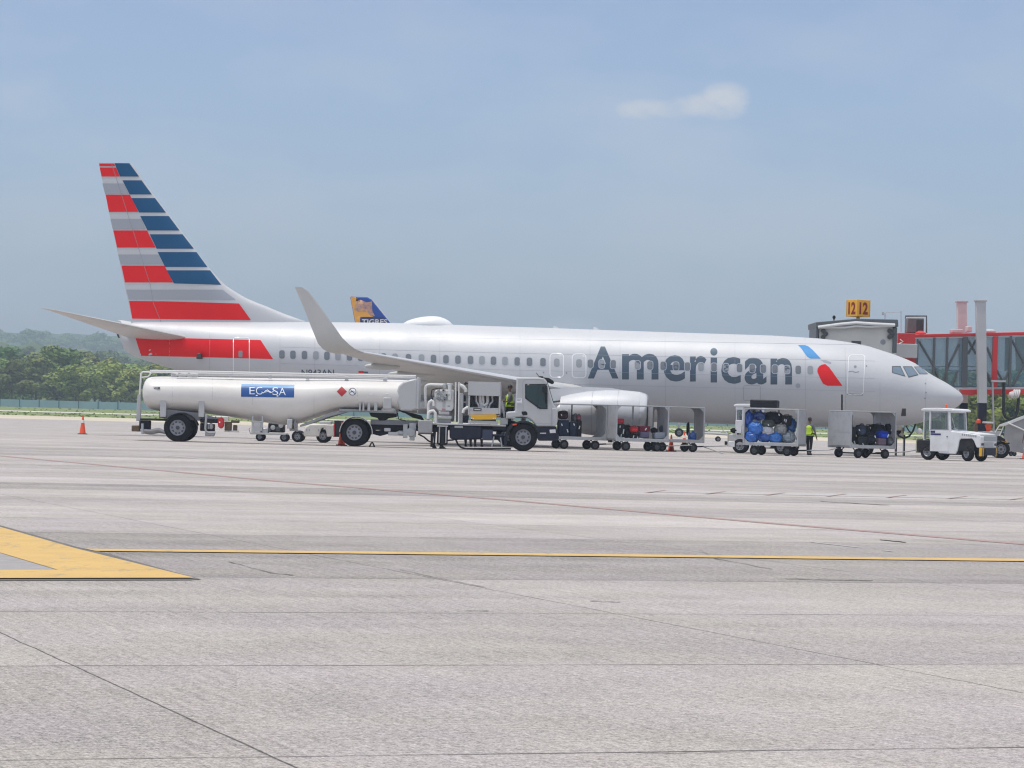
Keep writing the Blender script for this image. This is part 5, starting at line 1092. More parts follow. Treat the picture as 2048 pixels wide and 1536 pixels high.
bag('soft', 'grey bag in the lowest corner beside the mauve suitcase', 1777, 883, 15.7, 15.4, S + .1, .4, (.10, .11, .12), r30)

# ================================================================ tow tractors
M_tw = mat('tractor_white', (.74, .75, .77), .35, dirt=.45, dscale=2.5, dcol=(.45, .43, .40)); M_tgl = mat('clear_glass', (.18, .24, .24), .04, alpha=.32, spec=.8)
M_tfront = mat('tractor_front_grey', (.34, .36, .37), .4); M_seat = mat('seat_grey', (.05, .055, .06), .7)
TG = 'white tow tractors'
def make_tug(loc, rz, label, rear=False):
    o = thing('tow_tractor', label, 'tow tractor', loc, rz, TG); A = dict(parent=o, world=False); H = .74
    side = [(-1.12, .34), (-1.12, .80), (-.62, .80), (-.5, .36), (-.42, .30), (.32, .28), (.40, .42), (.50, .86), (.56, .92), (1.06, .94), (1.10, .90), (1.26, .60), (1.40, .60), (1.42, 1.02), (1.36, 1.08), (.14, 1.20), (.06, 1.20), (-1.14, 1.20), (-1.14, .8)]
    body = MB().prism([(-.62, .80), (-.5, .36), (-.42, .29), (.32, .27), (.40, .42), (.48, .84), (.54, .90), (1.02, .92), (1.10, .84), (1.24, .56), (1.42, .56), (1.43, 1.0), (1.36, 1.08), (.14, 1.20), (.02, 1.20), (-.88, 1.20), (-.88, .80)], -H, H).build('body', M_tw, bevel=.03, **A)
    MB().box(.46, 1.12, -H + .03, H - .03, .40, .91).box(-.5, .46, -H + .05, H - .05, .24, .6).build('under_frame', M_dark, **A)
    dk = MB().box(-1.45, -.62, -H + .02, H - .02, .36, .80).build('rear_deck', M_lgrey if rear else M_dark, bevel=.02, **A)
    if rear: MB().box(-1.175, -.90, -H - .006, H + .006, .86, 1.42).box(-1.46, -1.17, -H - .004, H + .004, .26, .50).box(-1.19, -.86, -H - .008, H + .008, 1.86, 2.0).build('rear_cabin_panel', M_tw, bevel=.02, **A)
    MB().box(-1.50, -1.45, -H + .02, H - .02, .28, .86).build('rear_plate', mat('rear_plate_paint', (.46, .46, .34), .5, dirt=.3) if 'rear_plate_paint' not in bpy.data.materials else bpy.data.materials['rear_plate_paint'], bevel=.01, **A)
    MB().tube([(-1.5, 0, .42), (-1.62, 0, .42)], .05, 8).box(-1.66, -1.56, -.06, .06, .34, .5).build('tow_hitch', M_dark, **A)
    hood = MB().prism([(.10, 1.19), (1.37, 1.075), (1.40, 1.10), (1.1, 1.145), (.10, 1.235)], -H + .02, H - .02).build('bonnet', M_tw, bevel=.02, **A)
    v = MB()
    for k in range(8):
        for s in (-1, 1): x = .58 + k * .085; v.prism([(x, 1.03 - k * .008), (x + .05, 1.03 - k * .008), (x + .05, 1.115 - k * .008), (x, 1.115 - k * .008)], *sorted((s * (H + .004), s * (H - .02))))
    v.build('vent', M_seam, hood, world=False)
    fr = MB().box(1.41, 1.46, -.46, .70, .84, 1.04).build('front_panel', M_tfront, bevel=.01, **A)
    gl = MB()
    for k in range(5): gl.box(1.43, 1.455, -.46, .40, .56 + k * .05, .588 + k * .05)
    gl.build('grille', M_lgrey, fr, world=False)
    for y in (-.64, -.53): MB().lathe((1.42, y, .70), (1, 0, 0), [(0, .052), (.025, .052), (.03, .04)], 16).build('headlight', M_hub, **A)
    for y in (.56, .66): MB().lathe((1.42, y, .70), (1, 0, 0), [(0, .052), (.025, .052), (.03, .04)], 16).build('headlight', M_hub, **A)
    bp_ = MB().box(1.38, 1.52, -.50, .50, .26, .56).build('front_bumper', M_navy, bevel=.02, **A)
    st = MB(); st.mi = 0
    for y0_, m_ in ((-.74, 0), (-.66, 1), (-.58, 0), (.5, 1), (.58, 0), (.66, 1)):
        st.mi = m_; st.prism([(1.36, .22), (1.45, .22), (1.47, .56), (1.36, .56)], y0_, y0_ + .08)
    st.build('hazard_stripe', [M_yellow, M_hub], **A)
    # cabin
    zt = 2.0; po = MB()
    for s in (-1, 1):
        y0_, y1_ = sorted((s * H, s * (H - .06)))
        po.prism([(-.90, 1.18), (-.84, 1.18), (-.84, zt), (-.90, zt)], y0_, y1_).prism([(-.02, 1.18), (.08, 1.18), (.02, zt), (-.06, zt)], y0_, y1_).prism([(-1.16, .82), (-1.12, .82), (-1.12, zt), (-1.16, zt)], y0_, y1_)
    po.box(-1.16, -1.10, -H, H, .8, .86).box(-.88, .05, -H, -H + .05, 1.19, 1.26).box(-.88, .05, H - .05, H, 1.19, 1.26).build('cabin_frame', M_tw, **A)
    MB().prism([(-1.26, zt - .01), (.22, zt - .01), (.23, zt + .06), (.1, zt + .11), (-.5, zt + .13), (-1.14, zt + .11), (-1.27, zt + .06)], -H - .04, H + .04).build('roof', M_tw, bevel=.03, seg=3, **A)
    for s in (-1, 1):
        d_ = MB().prism([(-.84, .36), (.02, .36), (.02, 1.22), (-.84, 1.22)], *sorted((s * (H + .012), s * (H - .01)))).build('door', M_tw, bevel=.012, **A)
        MB().prism([(-.80, 1.27), (-.05, 1.27), (-.08, 1.93), (-.80, 1.93)], *sorted((s * (H - .02), s * (H - .03)))).build('window', M_tgl, d_, world=False)
        y0_, y1_ = sorted((s * (H + .006), s * (H - .04)))
        MB().prism([(-.84, 1.22), (-.02, 1.22), (-.02, 1.27), (-.84, 1.27)], y0_, y1_).prism([(-.84, 1.93), (-.06, 1.93), (-.06, 1.97), (-.84, 1.97)], y0_, y1_).prism([(-.84, 1.27), (-.80, 1.27), (-.80, 1.93), (-.84, 1.93)], y0_, y1_).prism([(-.07, 1.27), (-.03, 1.27), (-.06, 1.93), (-.10, 1.93)], y0_, y1_).build('window_frame', M_seam, d_, world=False)
        MB().box(-.10, -.03, *sorted((s * (H + .03), s * (H + .008))), .95, .98).build('handle', M_black, d_, world=False)
        MB().prism([(-1.12, .88), (-.90, .88), (-.90, 1.95), (-1.12, 1.95)], *sorted((s * (H - .02), s * (H - .03)))).build('rear_side_window', M_tgl, **A)
    if 'beside' in label or True:
        MB().prism([(-.82, 1.02), (-.36, 1.02), (-.36, 1.09), (-.82, 1.09)], -H - .018, -H - .011).prism([(-.82, 1.11), (-.62, 1.11), (-.62, 1.20), (-.82, 1.20)], -H - .018, -H - .011).build('name_decal', mat('decal_navy', (.02, .025, .12), .5) if 'decal_navy' not in bpy.data.materials else bpy.data.materials['decal_navy'], **A)
    ws = MB().add([(.07, -H + .06, 1.24), (.07, H - .06, 1.24), (.01, H - .06, 1.97), (.01, -H + .06, 1.97)], [(0, 1, 2, 3)]).build('windscreen', M_tgl, **A)
    MB().tube([(.05, -H + .06, 1.24), (.05, H - .06, 1.24)], .03, 6).tube([(.0, -H + .06, 1.97), (.0, H - .06, 1.97)], .03, 6).tube([(.08, -.5, 1.3), (.06, -.1, 1.28)], .012, 6).tube([(.06, -.3, 1.27), (.02, -.55, 1.75)], .012, 6).build('windscreen_frame', M_tw, ws, world=False)
    MB().add([(-1.14, -H + .06, .9), (-1.14, H - .06, .9), (-1.14, H - .06, 1.95), (-1.14, -H + .06, 1.95)], [(0, 1, 2, 3)]).build('rear_window', M_tgl, **A)
    sw = MB().tube([(-.22 + .06 * math.sin(a), -.1 + .2 * math.cos(a), 1.32 + .17 * math.sin(a)) for a in [2 * PI * k / 20 for k in range(21)]], .018, 6).tube([(-.22, -.1, 1.32), (0, -.1, 1.18)], .025, 6).build('steering_wheel', M_black, **A)
    MB().box(-.95, -.5, -.4, .4, .85, 1.05).box(-1.02, -.9, -.4, .4, 1.0, 1.6).build('seat', M_seat, bevel=.05, seg=3, **A)
    MB().box(-.06, .06, -H + .08, H - .08, 1.1, 1.26).build('dashboard', M_black, bevel=.03, **A)
    lathe_at('beacon', o, M_orange, (-.52, 0, zt + .12), (0, 0, 1), [(0, .05), (.03, .06), (.05, .05), (.14, .045), (.17, .02)], 14, world=False)
    MB().box(-1.2, -1.14, -H + .05, -H + .15, 1.0, 1.15).build('tail_lamp', M_red, bevel=.01, **A)
    for s in (-1, 1):
        wheel(o, (-.96, s * (H - .1), .32), .32, .2, 6, False, s)
        R_ = Matrix.Translation((.80, s * (H - .14), .32)) @ Matrix.Rotation(D(-22), 4, 'Z') @ Matrix.Translation((-.80, -s * (H - .14), -.32))
        wheel(o, (.80, s * (H - .14), .32), .32, .2, 6, False, s, M2=R_)
    return o
tug1 = make_tug(cc(1914, 120.2), D(-35), 'white tow tractor with open view cabin and orange beacon, hitched to dark luggage cart')
tug2 = make_tug(cc(1527, 126.6), D(-8), 'white tow tractor hidden mostly behind the cart of blue wrapped bags', True)
ex = MB().blob((-1.22, -.62, .97), .17, .14, .11, 3, .3, 3).blob((-1.08, -.60, .90), .12, .12, .08, 2, .3, 3); ex.v = [tuple(MX[tug2] @ Vector(v)) for v in ex.v]
tag(ex.build('bag', lmat(BLK, 'soft'), smooth=60), 'crumpled black bag lying on the rear deck of the hidden tow tractor', 'bag', 'bags on the baggage carts')
bar = lambda nm, a, b, l, par: MB().tube([a, b], .022, 6).build(nm, M_steel, par)
bar('drawbar_link', MX[cartD] @ Vector((2.3, 0, .30)), MX[cartE] @ Vector((-CL / 2 - .1, 0, .38)), '', cartD)
bar('drawbar_link', MX[cartE] @ Vector((2.3, 0, .30)), MX[tug1] @ Vector((-1.62, 0, .42)), '', cartE)
bar('drawbar_link', MX[cartA] @ Vector((2.2, 0, .28)), MX[cartB] @ Vector((-CL / 2 - .1, 0, .38)), '', cartA)
bar('drawbar_link', MX[cartC] @ Vector((1.3, 0, .25)), G(1448, 908), '', cartC)

# ================================================================ cones and chocks
M_cw = mat('cone_band', (.75, .72, .68), .4)
def make_cone(loc, label, h=.75):
    o = thing('traffic_cone', label, 'traffic cone', loc, random.uniform(0, 1), 'orange traffic cones'); A = dict(parent=o, world=False)
    MB().lathe((0, 0, 0), (0, 0, 1), [(.03, .15), (.05, .14), (h * .45, .09), (h * .9, .035), (h, .03), (h, .015)], 24).build('body', M_orange, **A)
    MB().box(-.21, .21, -.21, .21, 0, .035).build('base', M_black, bevel=.02, **A)
    MB().lathe((0, 0, 0), (0, 0, 1), [(h * .60, .0735), (h * .60, .076), (h * .76, .0555), (h * .76, .053)], 24).build('band', M_cw, **A)
    return o
k1 = make_cone(G(165, 868.5), 'orange cone standing alone on the apron beyond the tanker tail', .84)
for px, py, l, s in ((683, 891, 'orange cone tucked against the rear wheel of the white tractor', 1.1), (1342, 902.5, 'orange cone in front of the nearly empty baggage cart', .85), (1368, 897, 'orange cone just behind the wheel of the nearly empty baggage cart', 1.0), (2050, 918.5, 'orange cone near the passenger steps beyond the white tow tractor', .95)):
    c = dup(k1, G(px, py), None, label=l); c.scale = (1, 1, s)
ck = thing('wheel_chock', 'small black wheel chock lying by the tractor rear wheel', 'wheel chock', W(744, 893, YT + .15)); ck.location.z = 0; MX[ck] = Matrix.Translation(ck.location)
MB().tube([(-.09, 0, .02), (-.03, 0, .15), (.0, 0, .17), (.03, 0, .15), (.09, 0, .02)], .028, 8).build('wedge', M_black, ck, world=False); MB().box(-.12, .12, -.1, .1, 0, .03).build('base', M_black, ck, world=False)

# ================================================================ service vehicles behind the tanker
YS = 122.
tr = thing('service_trolley', 'low grey service trolley with machinery parked beyond the tanker belly', 'service trolley', (W(545, 870, YS).x, YS, 0))
MB().pbox(502, 866, 572, 869.5, YS, YS + 1.3).build('frame', M_steel, tr, bevel=.01)
MB().pbox(503, 842, 521, 866, YS, YS + 1.2).build('locker', M_lgrey, tr, bevel=.03); MB().pbox(523, 856, 536, 866, YS + .1, YS + .8).build('locker', M_steel, tr, bevel=.03)
MB().pbox(536, 846, 568, 865, YS + .3, YS + 1.1).build('engine_block', M_dark, tr, bevel=.05)
for k, (a, b) in enumerate(((537, 860), (546, 855), (556, 858), (562, 851))): MB().lathe(W(a, b, YS + .25), (0, -1, 0), [(0, .1), (.08, .1), (.1, .04)], 12).build('pulley', M_steel if k % 2 else M_hub, tr)
MB().ptube([(501, 868), (498, 858), (501, 855)], YS, .02).build('tow_bar', M_steel, tr)
for px in (519, 567.5):
    c = W(px, 875, YS)
    for Y in (YS + .15, YS + 1.15): wheel(tr, (c.x, Y, .17), .17, .14, 6, True, -1)
lv = thing('service_car', 'low white service vehicle with sloping nose parked beyond the tractor rear wheel', 'service car', (W(635, 870, YS).x, YS + .5, 0))
MB().pprism([(607.5, 873), (607, 862), (611, 854), (620, 848.5), (650, 848), (667, 850), (668, 872), (654, 874), (652, 862), (648, 855), (643, 856), (640, 864), (638, 873)], YS - .2, YS + 1.5).build('body', mat('service_white', (.62, .60, .55), .4, dirt=.3), lv, bevel=.05, seg=3)
MB().pbox(668, 841, 684, 874, YS - .1, YS + 1.4).build('cargo_box', M_dark, lv, bevel=.02); MB().pbox(667, 848, 669.3, 874, YS - .14, YS + .3).build('tail_lamp', M_red, lv)
MB().pbox(638, 842, 662, 848, YS + .1, YS + 1.2).build('roof_panel', M_lgrey, lv, bevel=.03); MB().pbox(592, 859, 597, 864, YS - .1, YS).pbox(597, 866, 607, 870, YS + .2, YS + .9).build('front_hitch', M_steel, lv, bevel=.01)
for px, r in ((595, .24), (646, .28)):
    c = W(px, 872, YS)
    for Y in (YS, YS + 1.3): wheel(lv, (c.x, Y, r), r, .2, 6, True, -1)
for a in (613, 618, 636): MB().pbox(a, 858, a + 1.2, 862, YS - .21, YS - .2).build('reflector', M_seam, lv)
# distant wheeled tow bar beyond the hidden tractor
YD = 210.
tb_ = thing('tow_bar', 'thin pale wheeled tow bar far beyond the cart of wrapped bags', 'tow bar', (W(1437, 874, YD).x, YD, 0))
MB().ptube([(1402, 866), (1430, 867), (1452, 868.5), (1466, 870)], YD, .09).ptube([(1440, 866), (1446, 861), (1454, 867)], YD, .05).build('bar', M_lgrey, tb_)
for Y in (YD - .4, YD + .4): wheel(tb_, (W(1436, 873, YD).x, Y, .18), .18, .14, 6, True, -1)
MB().ptube([(1436, 873, YD - .4), (1436, 873, YD + .4)], YD, .04).build('axle', M_dark, tb_)
# ground power unit and cables by the nose
YG = 136.
gp_ = thing('ground_power_unit', 'beige rounded ground power unit with hanging black cable beneath the airliner nose', 'ground power unit', (W(1803, 872, YG).x, YG, 0))
gc = W(1803, 861, YG)
MB().lathe(gc - Vector((.25, .4, 0)), (0, 1, 0), [(0, .2), (.06, .3), (.9, .3), (.96, .2)], 24).box(gc.x - .28, gc.x + .05, gc.y - .4, gc.y + .5, gc.z - .35, gc.z).build('housing', mat('beige_paint', (.42, .38, .32), .5, dirt=.4), gp_, smooth=40)
MB().box(gc.x + .0, gc.x + .06, gc.y - .42, gc.y - .38, gc.z - .12, gc.z + .14).build('label_plate', M_brown, gp_); MB().box(gc.x - .25, gc.x - .21, gc.y - .2, gc.y + .3, 0, gc.z - .2).box(gc.x + .12, gc.x + .16, gc.y - .2, gc.y + .3, 0, gc.z - .2).build('stand', M_dark, gp_)
MB().ptube([(1791, 862), (1798, 872), (1808, 876.5), (1818, 873), (1826, 862), (1831, 848)], YG - 1, .045).ptube([(1812, 852), (1818, 862), (1824, 867)], YG - .8, .03).build('cable', M_black, gp_)
MB().ptube([(1807, 877), (1806.5, 911)], YG - 1, .015).build('cable_stay', M_steel, gp_)
lathe_at('lamp', gp_, M_lens, W(1838, 862, YG - .8), (0, -1, 0), [(0, .12), (.1, .13), (.12, .1)], 14)

# ================================================================ boarding bridge
YK = 134.2; YJ = 138.2
M_bred = mat('bridge_red', (.60, .03, .035), .45, dirt=.25, dscale=1.5, dcol=(.3, .05, .05)); M_bgr = mat('bridge_grey', (.48, .48, .49), .5, dirt=.2, dscale=1.); M_bpink = mat('bridge_faded_pink', (.60, .55, .54), .55, dirt=.2)
M_bcab = mat('bridge_cabin_beige', (.60, .585, .54), .5, dirt=.2, dscale=1.2); M_bdk = mat('bridge_dark', (.10, .11, .12), .5); M_bgl = mat('bridge_glass', (.20, .36, .45), .04, alpha=.30, spec=1.)
br = thing('boarding_bridge', 'red and glass boarding bridge with grey cabin docked at the airliner nose', 'boarding bridge', (W(1962, 905, YJ).x, YJ + 1.5, 0))
kb = MB().pprism([(1637, 655), (1714, 646), (1786, 648), (1786, 760), (1640, 760)], YK, YK + 3.2).build('cabin', M_bcab, br, bevel=.03)
MB().pprism([(1632, 644), (1714, 637), (1796, 639), (1797, 653), (1791, 656), (1789, 650), (1714, 645.5), (1636, 653), (1633, 656)], YK - .25, YK + 3.5).build('cabin_roof', M_bdk, br, bevel=.03)
MB().ptube([(1636, 654.5), (1680, 648.5), (1712, 645.5), (1750, 648), (1790, 650)], YK - .28, .07).ptube([(1636, 655), (1690, 655), (1712, 652), (1740, 653.5), (1790, 651.5)], YK - .2, .05).build('awning_bumper', M_white, br)
MB().pbox(1632, 655, 1636.5, 685, YK - .1, YK + 3.).pbox(1785.5, 655, 1794, 706, YK - .1, YK + 3.).build('cabin_frame', M_bdk, br, bevel=.02)
for a in (1646, 1779):
    lm = MB()
    for k in range(3): lm.lathe(W(a + (k % 2) * 5, 662 + k * 6, YK - .02), (0, -1, 0), [(0, .10), (.12, .11), (.15, .05)], 14)
    lm.build('flood_lamp', M_hub, br)
lathe_at('porthole', kb, M_seam, W(1766, 684, YK), (0, -1, 0), [(0, .12), (.02, .12), (.03, .08)], 18)
MB().pbox(1703, 682, 1722, 690, YK - .03, YK + .02).build('control_panel', M_hub, kb)
lathe_at('camera_dome', br, M_black, W(1668, 638, YK + .5), (0, 0, 1), [(-.15, .03), (.0, .03), (.05, .08), (.14, .06), (.17, .01)], 12)
# number sign: a cube standing on its corner edge
sc_ = W(1716.5, 617, YK + 1.2); sw_ = .80; sA = D(40); sn = thing('gate_sign', 'orange cube sign with number 12 standing on the bridge cabin roof', 'sign', (sc_.x, sc_.y, sc_.z - .40), 0)
RS = Matrix.Translation(sc_) @ Matrix.Rotation(D(34), 4, 'Z')
h2 = .385; M_sgn = mat('sign_orange', (.85, .42, .03), .45); M_num = mat('numeral_red', (.26, .012, .0), .5)
sx_, sy_ = .62 / 2, .50 / 2
bx = MB().box(-.375, .375, -.375, .375, -h2, h2, RS).build('sign_box', M_sgn, sn, bevel=.012)
MB().lathe(sc_ - Vector((0, 0, h2 + .1)), (0, 0, 1), [(-.1, .08), (.12, .08)], 12).build('sign_stem', M_yellow, sn)
def numeral(face):
    vs, fs_ = text_mesh('12', .035); pts = [Vector(((x - .5) * .50, (y - .5) * .56, 0)) for x, y in vs]
    R = RS @ (Matrix.Rotation(PI / 2, 4, 'X') if face == 0 else Matrix.Rotation(-PI / 2, 4, 'Z') @ Matrix.Rotation(PI / 2, 4, 'X')) @ Matrix.Translation((0, 0, .382))
    MB().add([R @ v_ for v_ in pts], fs_).build('numeral', M_num, bx, smooth=0, recalc=False)
numeral(0); numeral(1)
fr_ = MB()
for s1 in (-1, 1):
    for s2 in (-1, 1): fr_.box(s1 * .378 - .012, s1 * .378 + .012, s2 * .378 - .012, s2 * .378 + .012, -h2, h2, RS)
fr_.build('sign_frame', M_yellow, bx)
# link section and tunnel
MB().pbox(1796, 666, 1832, 687, YJ, YJ + 2.6).build('link_box', M_bred, br, bevel=.03); MB().pbox(1792, 687.5, 1835, 716, YJ - .2, YJ + 2.6).build('link_cabin', M_bgr, br, bevel=.03)
MB().pbox(1800, 716, 1832, 726, YJ, YJ + 2.6).build('link_box', M_bred, br, bevel=.02)
MB().ptube([(1798, 688), (1806, 683), (1800, 679)], YJ - .1, .03).build('cable', M_white, br)
MB().lathe(W(1841, 666, YJ + .2), (0, 0, 1), [(-.1, .28), (.0, .26), (.1, .1)], 16).build('roof_cap', M_bred, br)
XR = 2420
def tl_(px): return 670 - (px - 1830) * .0215 
def bl_(px): return 780 - (px - 1830) * .002
MB().pprism([(1830, 668.5), (XR, 656), (XR, 662), (1830, 674.5)], YJ - .05, YJ + 2.6).build('roof_beam', M_bred, br, bevel=.02)
MB().pprism([(1830, 675), (XR, 662.5), (XR, 664.5), (1830, 677.5)], YJ - .02, YJ + .15).build('roof_trim', M_bgr, br)
MB().pprism([(1900, 775), (XR, 771), (XR, 774.5), (1900, 778.5)], YJ - .02, YJ + .2).build('floor_trim', M_bgr, br)
MB().pprism([(1922, 778.8), (XR, 774.8), (XR, 788), (1990, 789), (1950, 789), (1946, 791), (1922, 788)], YJ - .05, YJ + .25).pprism([(1922, 778.8), (XR, 774.8), (XR, 788), (1922, 788)], YJ + 2.3, YJ + 2.6).build('floor_beam', M_bred, br, bevel=.02)
MB().pprism([(1835, 772), (XR, 770), (XR, 775), (1835, 777)], YJ + .2, YJ + 2.35).build('floor_slab', M_bdk, br)
MB().pbox(1832, 677, 1836, 776, YJ, YJ + .1).build('end_post', M_bdk, br)
M_bpost = M_bdk; posts = (1868, 1894, 1930, 1990, 2021, 2075, 2130, 2200)
for Y, gl_y in ((YJ + .06, YJ + .1), (YJ + 2.5, YJ + 2.46)):
    for px in posts: MB().pbox(px - (2.2 if px not in (1930, 1990) else 5), tl_(px) + 6, px + (2.2 if px not in (1930, 1990) else 5), 774, Y - .1, Y + .05).build('post', M_bred if px in (1990, 2075) else M_bpost, br)
    edges = [1836] + list(posts)
    for a, b in zip(edges, edges[1:]): MB().pprism([(a, tl_(a) + 6), (b, tl_(b) + 6), (b, 774.5), (a, 774.5)], gl_y, gl_y + .015).build('glass_pane', M_bgl, br)
dg = MB()
for pts in ([(1838, 682), (1867, 732), (1884, 772)], [(1918, 688), (1897, 732), (1880, 774)], [(1936, 680), (1952, 708)], [(1952, 680), (1936, 708)], [(1974, 695), (1992, 738), (2010, 768)], [(2018, 740), (2005, 772)], [(1974, 745), (1984, 770)], [(1915, 742), (1905, 770)], [(2024, 680), (2072, 770)], [(2072, 680), (2026, 770)]): dg.ptube(pts, YJ + .03, .055, 6)
dg.build('diagonal_brace', M_bdk, br)
MB().ptube([(1838, 733), (1960, 733)], YJ + .6, .02).ptube([(1838, 740), (1960, 741)], YJ + 2.2, .02).build('hand_rail', M_bgr, br)
MB().pprism([(2010, 676), (2018, 675), (2019, 740), (2009, 742)], YJ + 1.6, YJ + 1.64).pprism([(2030, 675), (2070, 674), (2070, 742), (2032, 742)], YJ + 1.6, YJ + 1.64).build('curtain', mat('curtain_yellow', (.42, .42, .26), .8), br)
# columns
for a, b, Y, m_, t_, bt_ in ((1952.5, 1972, YJ - .8, M_bgr, 602, 806), (1914.5, 1934, YJ + 2.9, M_bpink, 604, 806)):
    l0, l1 = W(a, t_, Y), W(b, t_, Y); d0, d1 = W(a + 4.5, bt_, Y), W(b + 2.5, bt_, Y); w2 = .42
    cl = MB().loft([[(l0.x, Y, l0.z), (l1.x, Y, l0.z), (l1.x, Y + w2, l0.z), (l0.x, Y + w2, l0.z)], [(d0.x, Y, d0.z), (d1.x, Y, d0.z), (d1.x, Y + w2, d0.z), (d0.x, Y + w2, d0.z)]]).build('lift_column', m_, br, bevel=.02)
    MB().box(l0.x - .04, l1.x + .05, Y - .05, Y + w2 + .05, l0.z - .02, l0.z + .07).build('column_cap', M_bgr, cl, bevel=.01)
    MB().box(d0.x + .01, d1.x - .01, Y + .04, Y + w2 - .04, .75, d0.z + .1).build('inner_column', M_navy, cl)
MB().pbox(1905, 658, 1926, 666, YJ + .6, YJ + 1.6).pbox(1935, 652, 1944, 664, YJ + 1.2, YJ + 2).build('roof_box', M_bpink, br, bevel=.03); MB().blob(W(1978, 664, YJ + .6), .3, .5, .14, 3, 0, 1, .8).build('roof_hump', M_bgr, br)
# air conditioner on frame
ac = MB().pbox(1815, 636, 1848, 666, YJ + .8, YJ + 1.8).build('air_conditioner', mat('ac_brown_grey', (.16, .15, .15), .5, dirt=.4), br, bevel=.04)
v = MB()
for k in range(6): v.pbox(1833 + k * 2.4, 640, 1834.2 + k * 2.4, 662, YJ + .77, YJ + .8)
v.build('vent', M_hub, ac); MB().ptube([(1811, 637), (1811, 632), (1853, 632), (1853, 666)], YJ + .6, .04).build('ac_frame', M_bdk, br)
MB().ptube([(1802, 622), (1802, 664)], YJ + .5, .02).ptube([(1770, 626), (1770, 640)], YJ + .5, .025).pbox(1764, 624, 1768, 630, YJ + .5, YJ + .6).ptube([(1772, 625), (1802, 624)], YJ + .5, .012).build('mast', M_bgr, br)
# service hose and pole
MB().ptube([(2008, 764), (2007, 800), (2007, 825), (2011, 834), (2020, 838.5), (2030, 834), (2035, 822), (2037, 800), (2036, 792)], YJ - .6, .075, 12).build('air_hose', mat('hose_black', (.012, .02, .018), .6), br)
hc = MB()
for k in range(4):
    c = W(2026 + k * 3.6, 788, YJ - .6); hc.lathe(c, (1, 0, -.3), [(-.035, .2), (.0, .235), (.035, .2)], 20)
hc.build('hose_coupling', M_white, br); MB().lathe(W(2020, 790, YJ - .5), (1, 0, -.1), [(-.05, .12), (.1, .2), (.14, .1)], 16).build('hose_flange', M_bpink, br)
MB().pbox(1983, 760.5, 2012, 764, YJ - .7, YJ - .5).build('hose_bracket', M_bgr, br); MB().ptube([(1985, 764), (1987.5, 866)], YJ - .6, .045, 8).build('pole', M_bgr, br)
# wheel bogie under the columns
MB().pbox(1906, 872, 2002, 884, YJ - .9, YJ - .4)  .build('bogie_beam', M_bdk, br, bevel=.03)
for px in (1999,):
    c = W(px, 896, YJ - .4)
    for Y in (YJ - .75, YJ - .3): wheel(br, (c.x, Y, .42), .42, .3, 8, True, -1)
MB().pprism([(1988, 872), (2000, 872), (2010, 878), (2012, 884), (2004, 881), (1990, 880)], YJ - 1., YJ - .1).build('mudguard', M_black, br, bevel=.02)
MB().pbox(2003, 880, 2013, 888, YJ - .9, YJ - .5).build('marker_block', M_yellow, br, bevel=.02); MB().ptube([(2005, 890), (2019, 886)], YJ - .7, .035).build('drive_shaft', M_black, br)
MB().pbox(1955, 863, 1990, 874, YJ - .9, YJ - .3).build('bogie_step', M_bgr, br, bevel=.02)
bk = thing('bucket', 'orange bucket with white rim standing on the bridge bogie behind the tractor', 'bucket', W(1974, 862.5, YJ - .6))
MB().lathe(W(1974, 862.5, YJ - .6), (0, 0, 1), [(0, .12), (.02, .16), (.30, .215), (.32, .2)], 24).build('body', M_orange, bk); MB().lathe(W(1974, 845.5, YJ - .6), (0, 0, 1), [(-.03, .215), (-.03, .30), (.03, .31), (.05, .27)], 24).build('rim', M_white, bk)
lathe_at('beacon', br, M_orange, W(1957, 843, YJ - .9), (0, 0, 1), [(-.08, .1), (.06, .1), (.12, .05)], 14)
MB().pbox(1949, 848, 1956, 872, YJ - .9, YJ - .6).build('motor_box', M_brown, br, bevel=.02)
# ================================================================ passenger steps
YP = 152.
ps = thing('passenger_steps', 'grey mobile passenger steps with white handrail beyond the bridge hose', 'passenger steps', (W(2050, 900, YP).x, YP, 0))
MB().pprism([(2005, 888), (2012, 850), (2046, 838), (2130, 800), (2160, 800), (2160, 895), (2030, 905), (2008, 898)], YP, YP + .08).pprism([(2005, 888), (2012, 850), (2046, 838), (2130, 800), (2160, 800), (2160, 895), (2030, 905)], YP + 1.5, YP + 1.58).build('side_panel', M_grey, ps)
MB().pprism([(1998, 850), (2014, 845.5), (2046, 832), (2140, 794), (2140, 798), (2048, 837), (2012, 851), (1999, 853)], YP - .05, YP + .05).build('handrail', M_white, ps); MB().pprism([(1998, 850), (2046, 832), (2140, 794), (2140, 798), (2012, 851)], YP + 1.53, YP + 1.63).build('handrail', M_white, ps)
fm_ = MB().ptube([(1998, 852), (1989, 867)], YP, .03).ptube([(2008, 850), (1999, 872)], YP, .03).ptube([(1994, 860), (2005, 858)], YP, .02).ptube([(2016, 846), (2056, 864)], YP - .1, .04).build('rail_frame', M_white, ps)
MB().pbox(1988, 862, 2002, 874, YP, YP + 1.4).build('step_box', M_lgrey, ps, bevel=.02)
MB().pprism([(2012, 898), (2060, 904), (2060, 907), (2012, 901)], YP + .1, YP + 1.4).build('chassis', M_dark, ps)
for px in (2024, 2030.5, 2090, 2100):
    c = W(px, 908, YP); wheel(ps, (c.x, YP + .3, .12), .12, .08, 6, True, -1)
st = MB()
for k in range(10): st.pbox(2020 + k * 12, 886 - k * 8, 2032 + k * 12, 889 - k * 8, YP + .1, YP + 1.5)
st.build('tread', M_steel, ps)

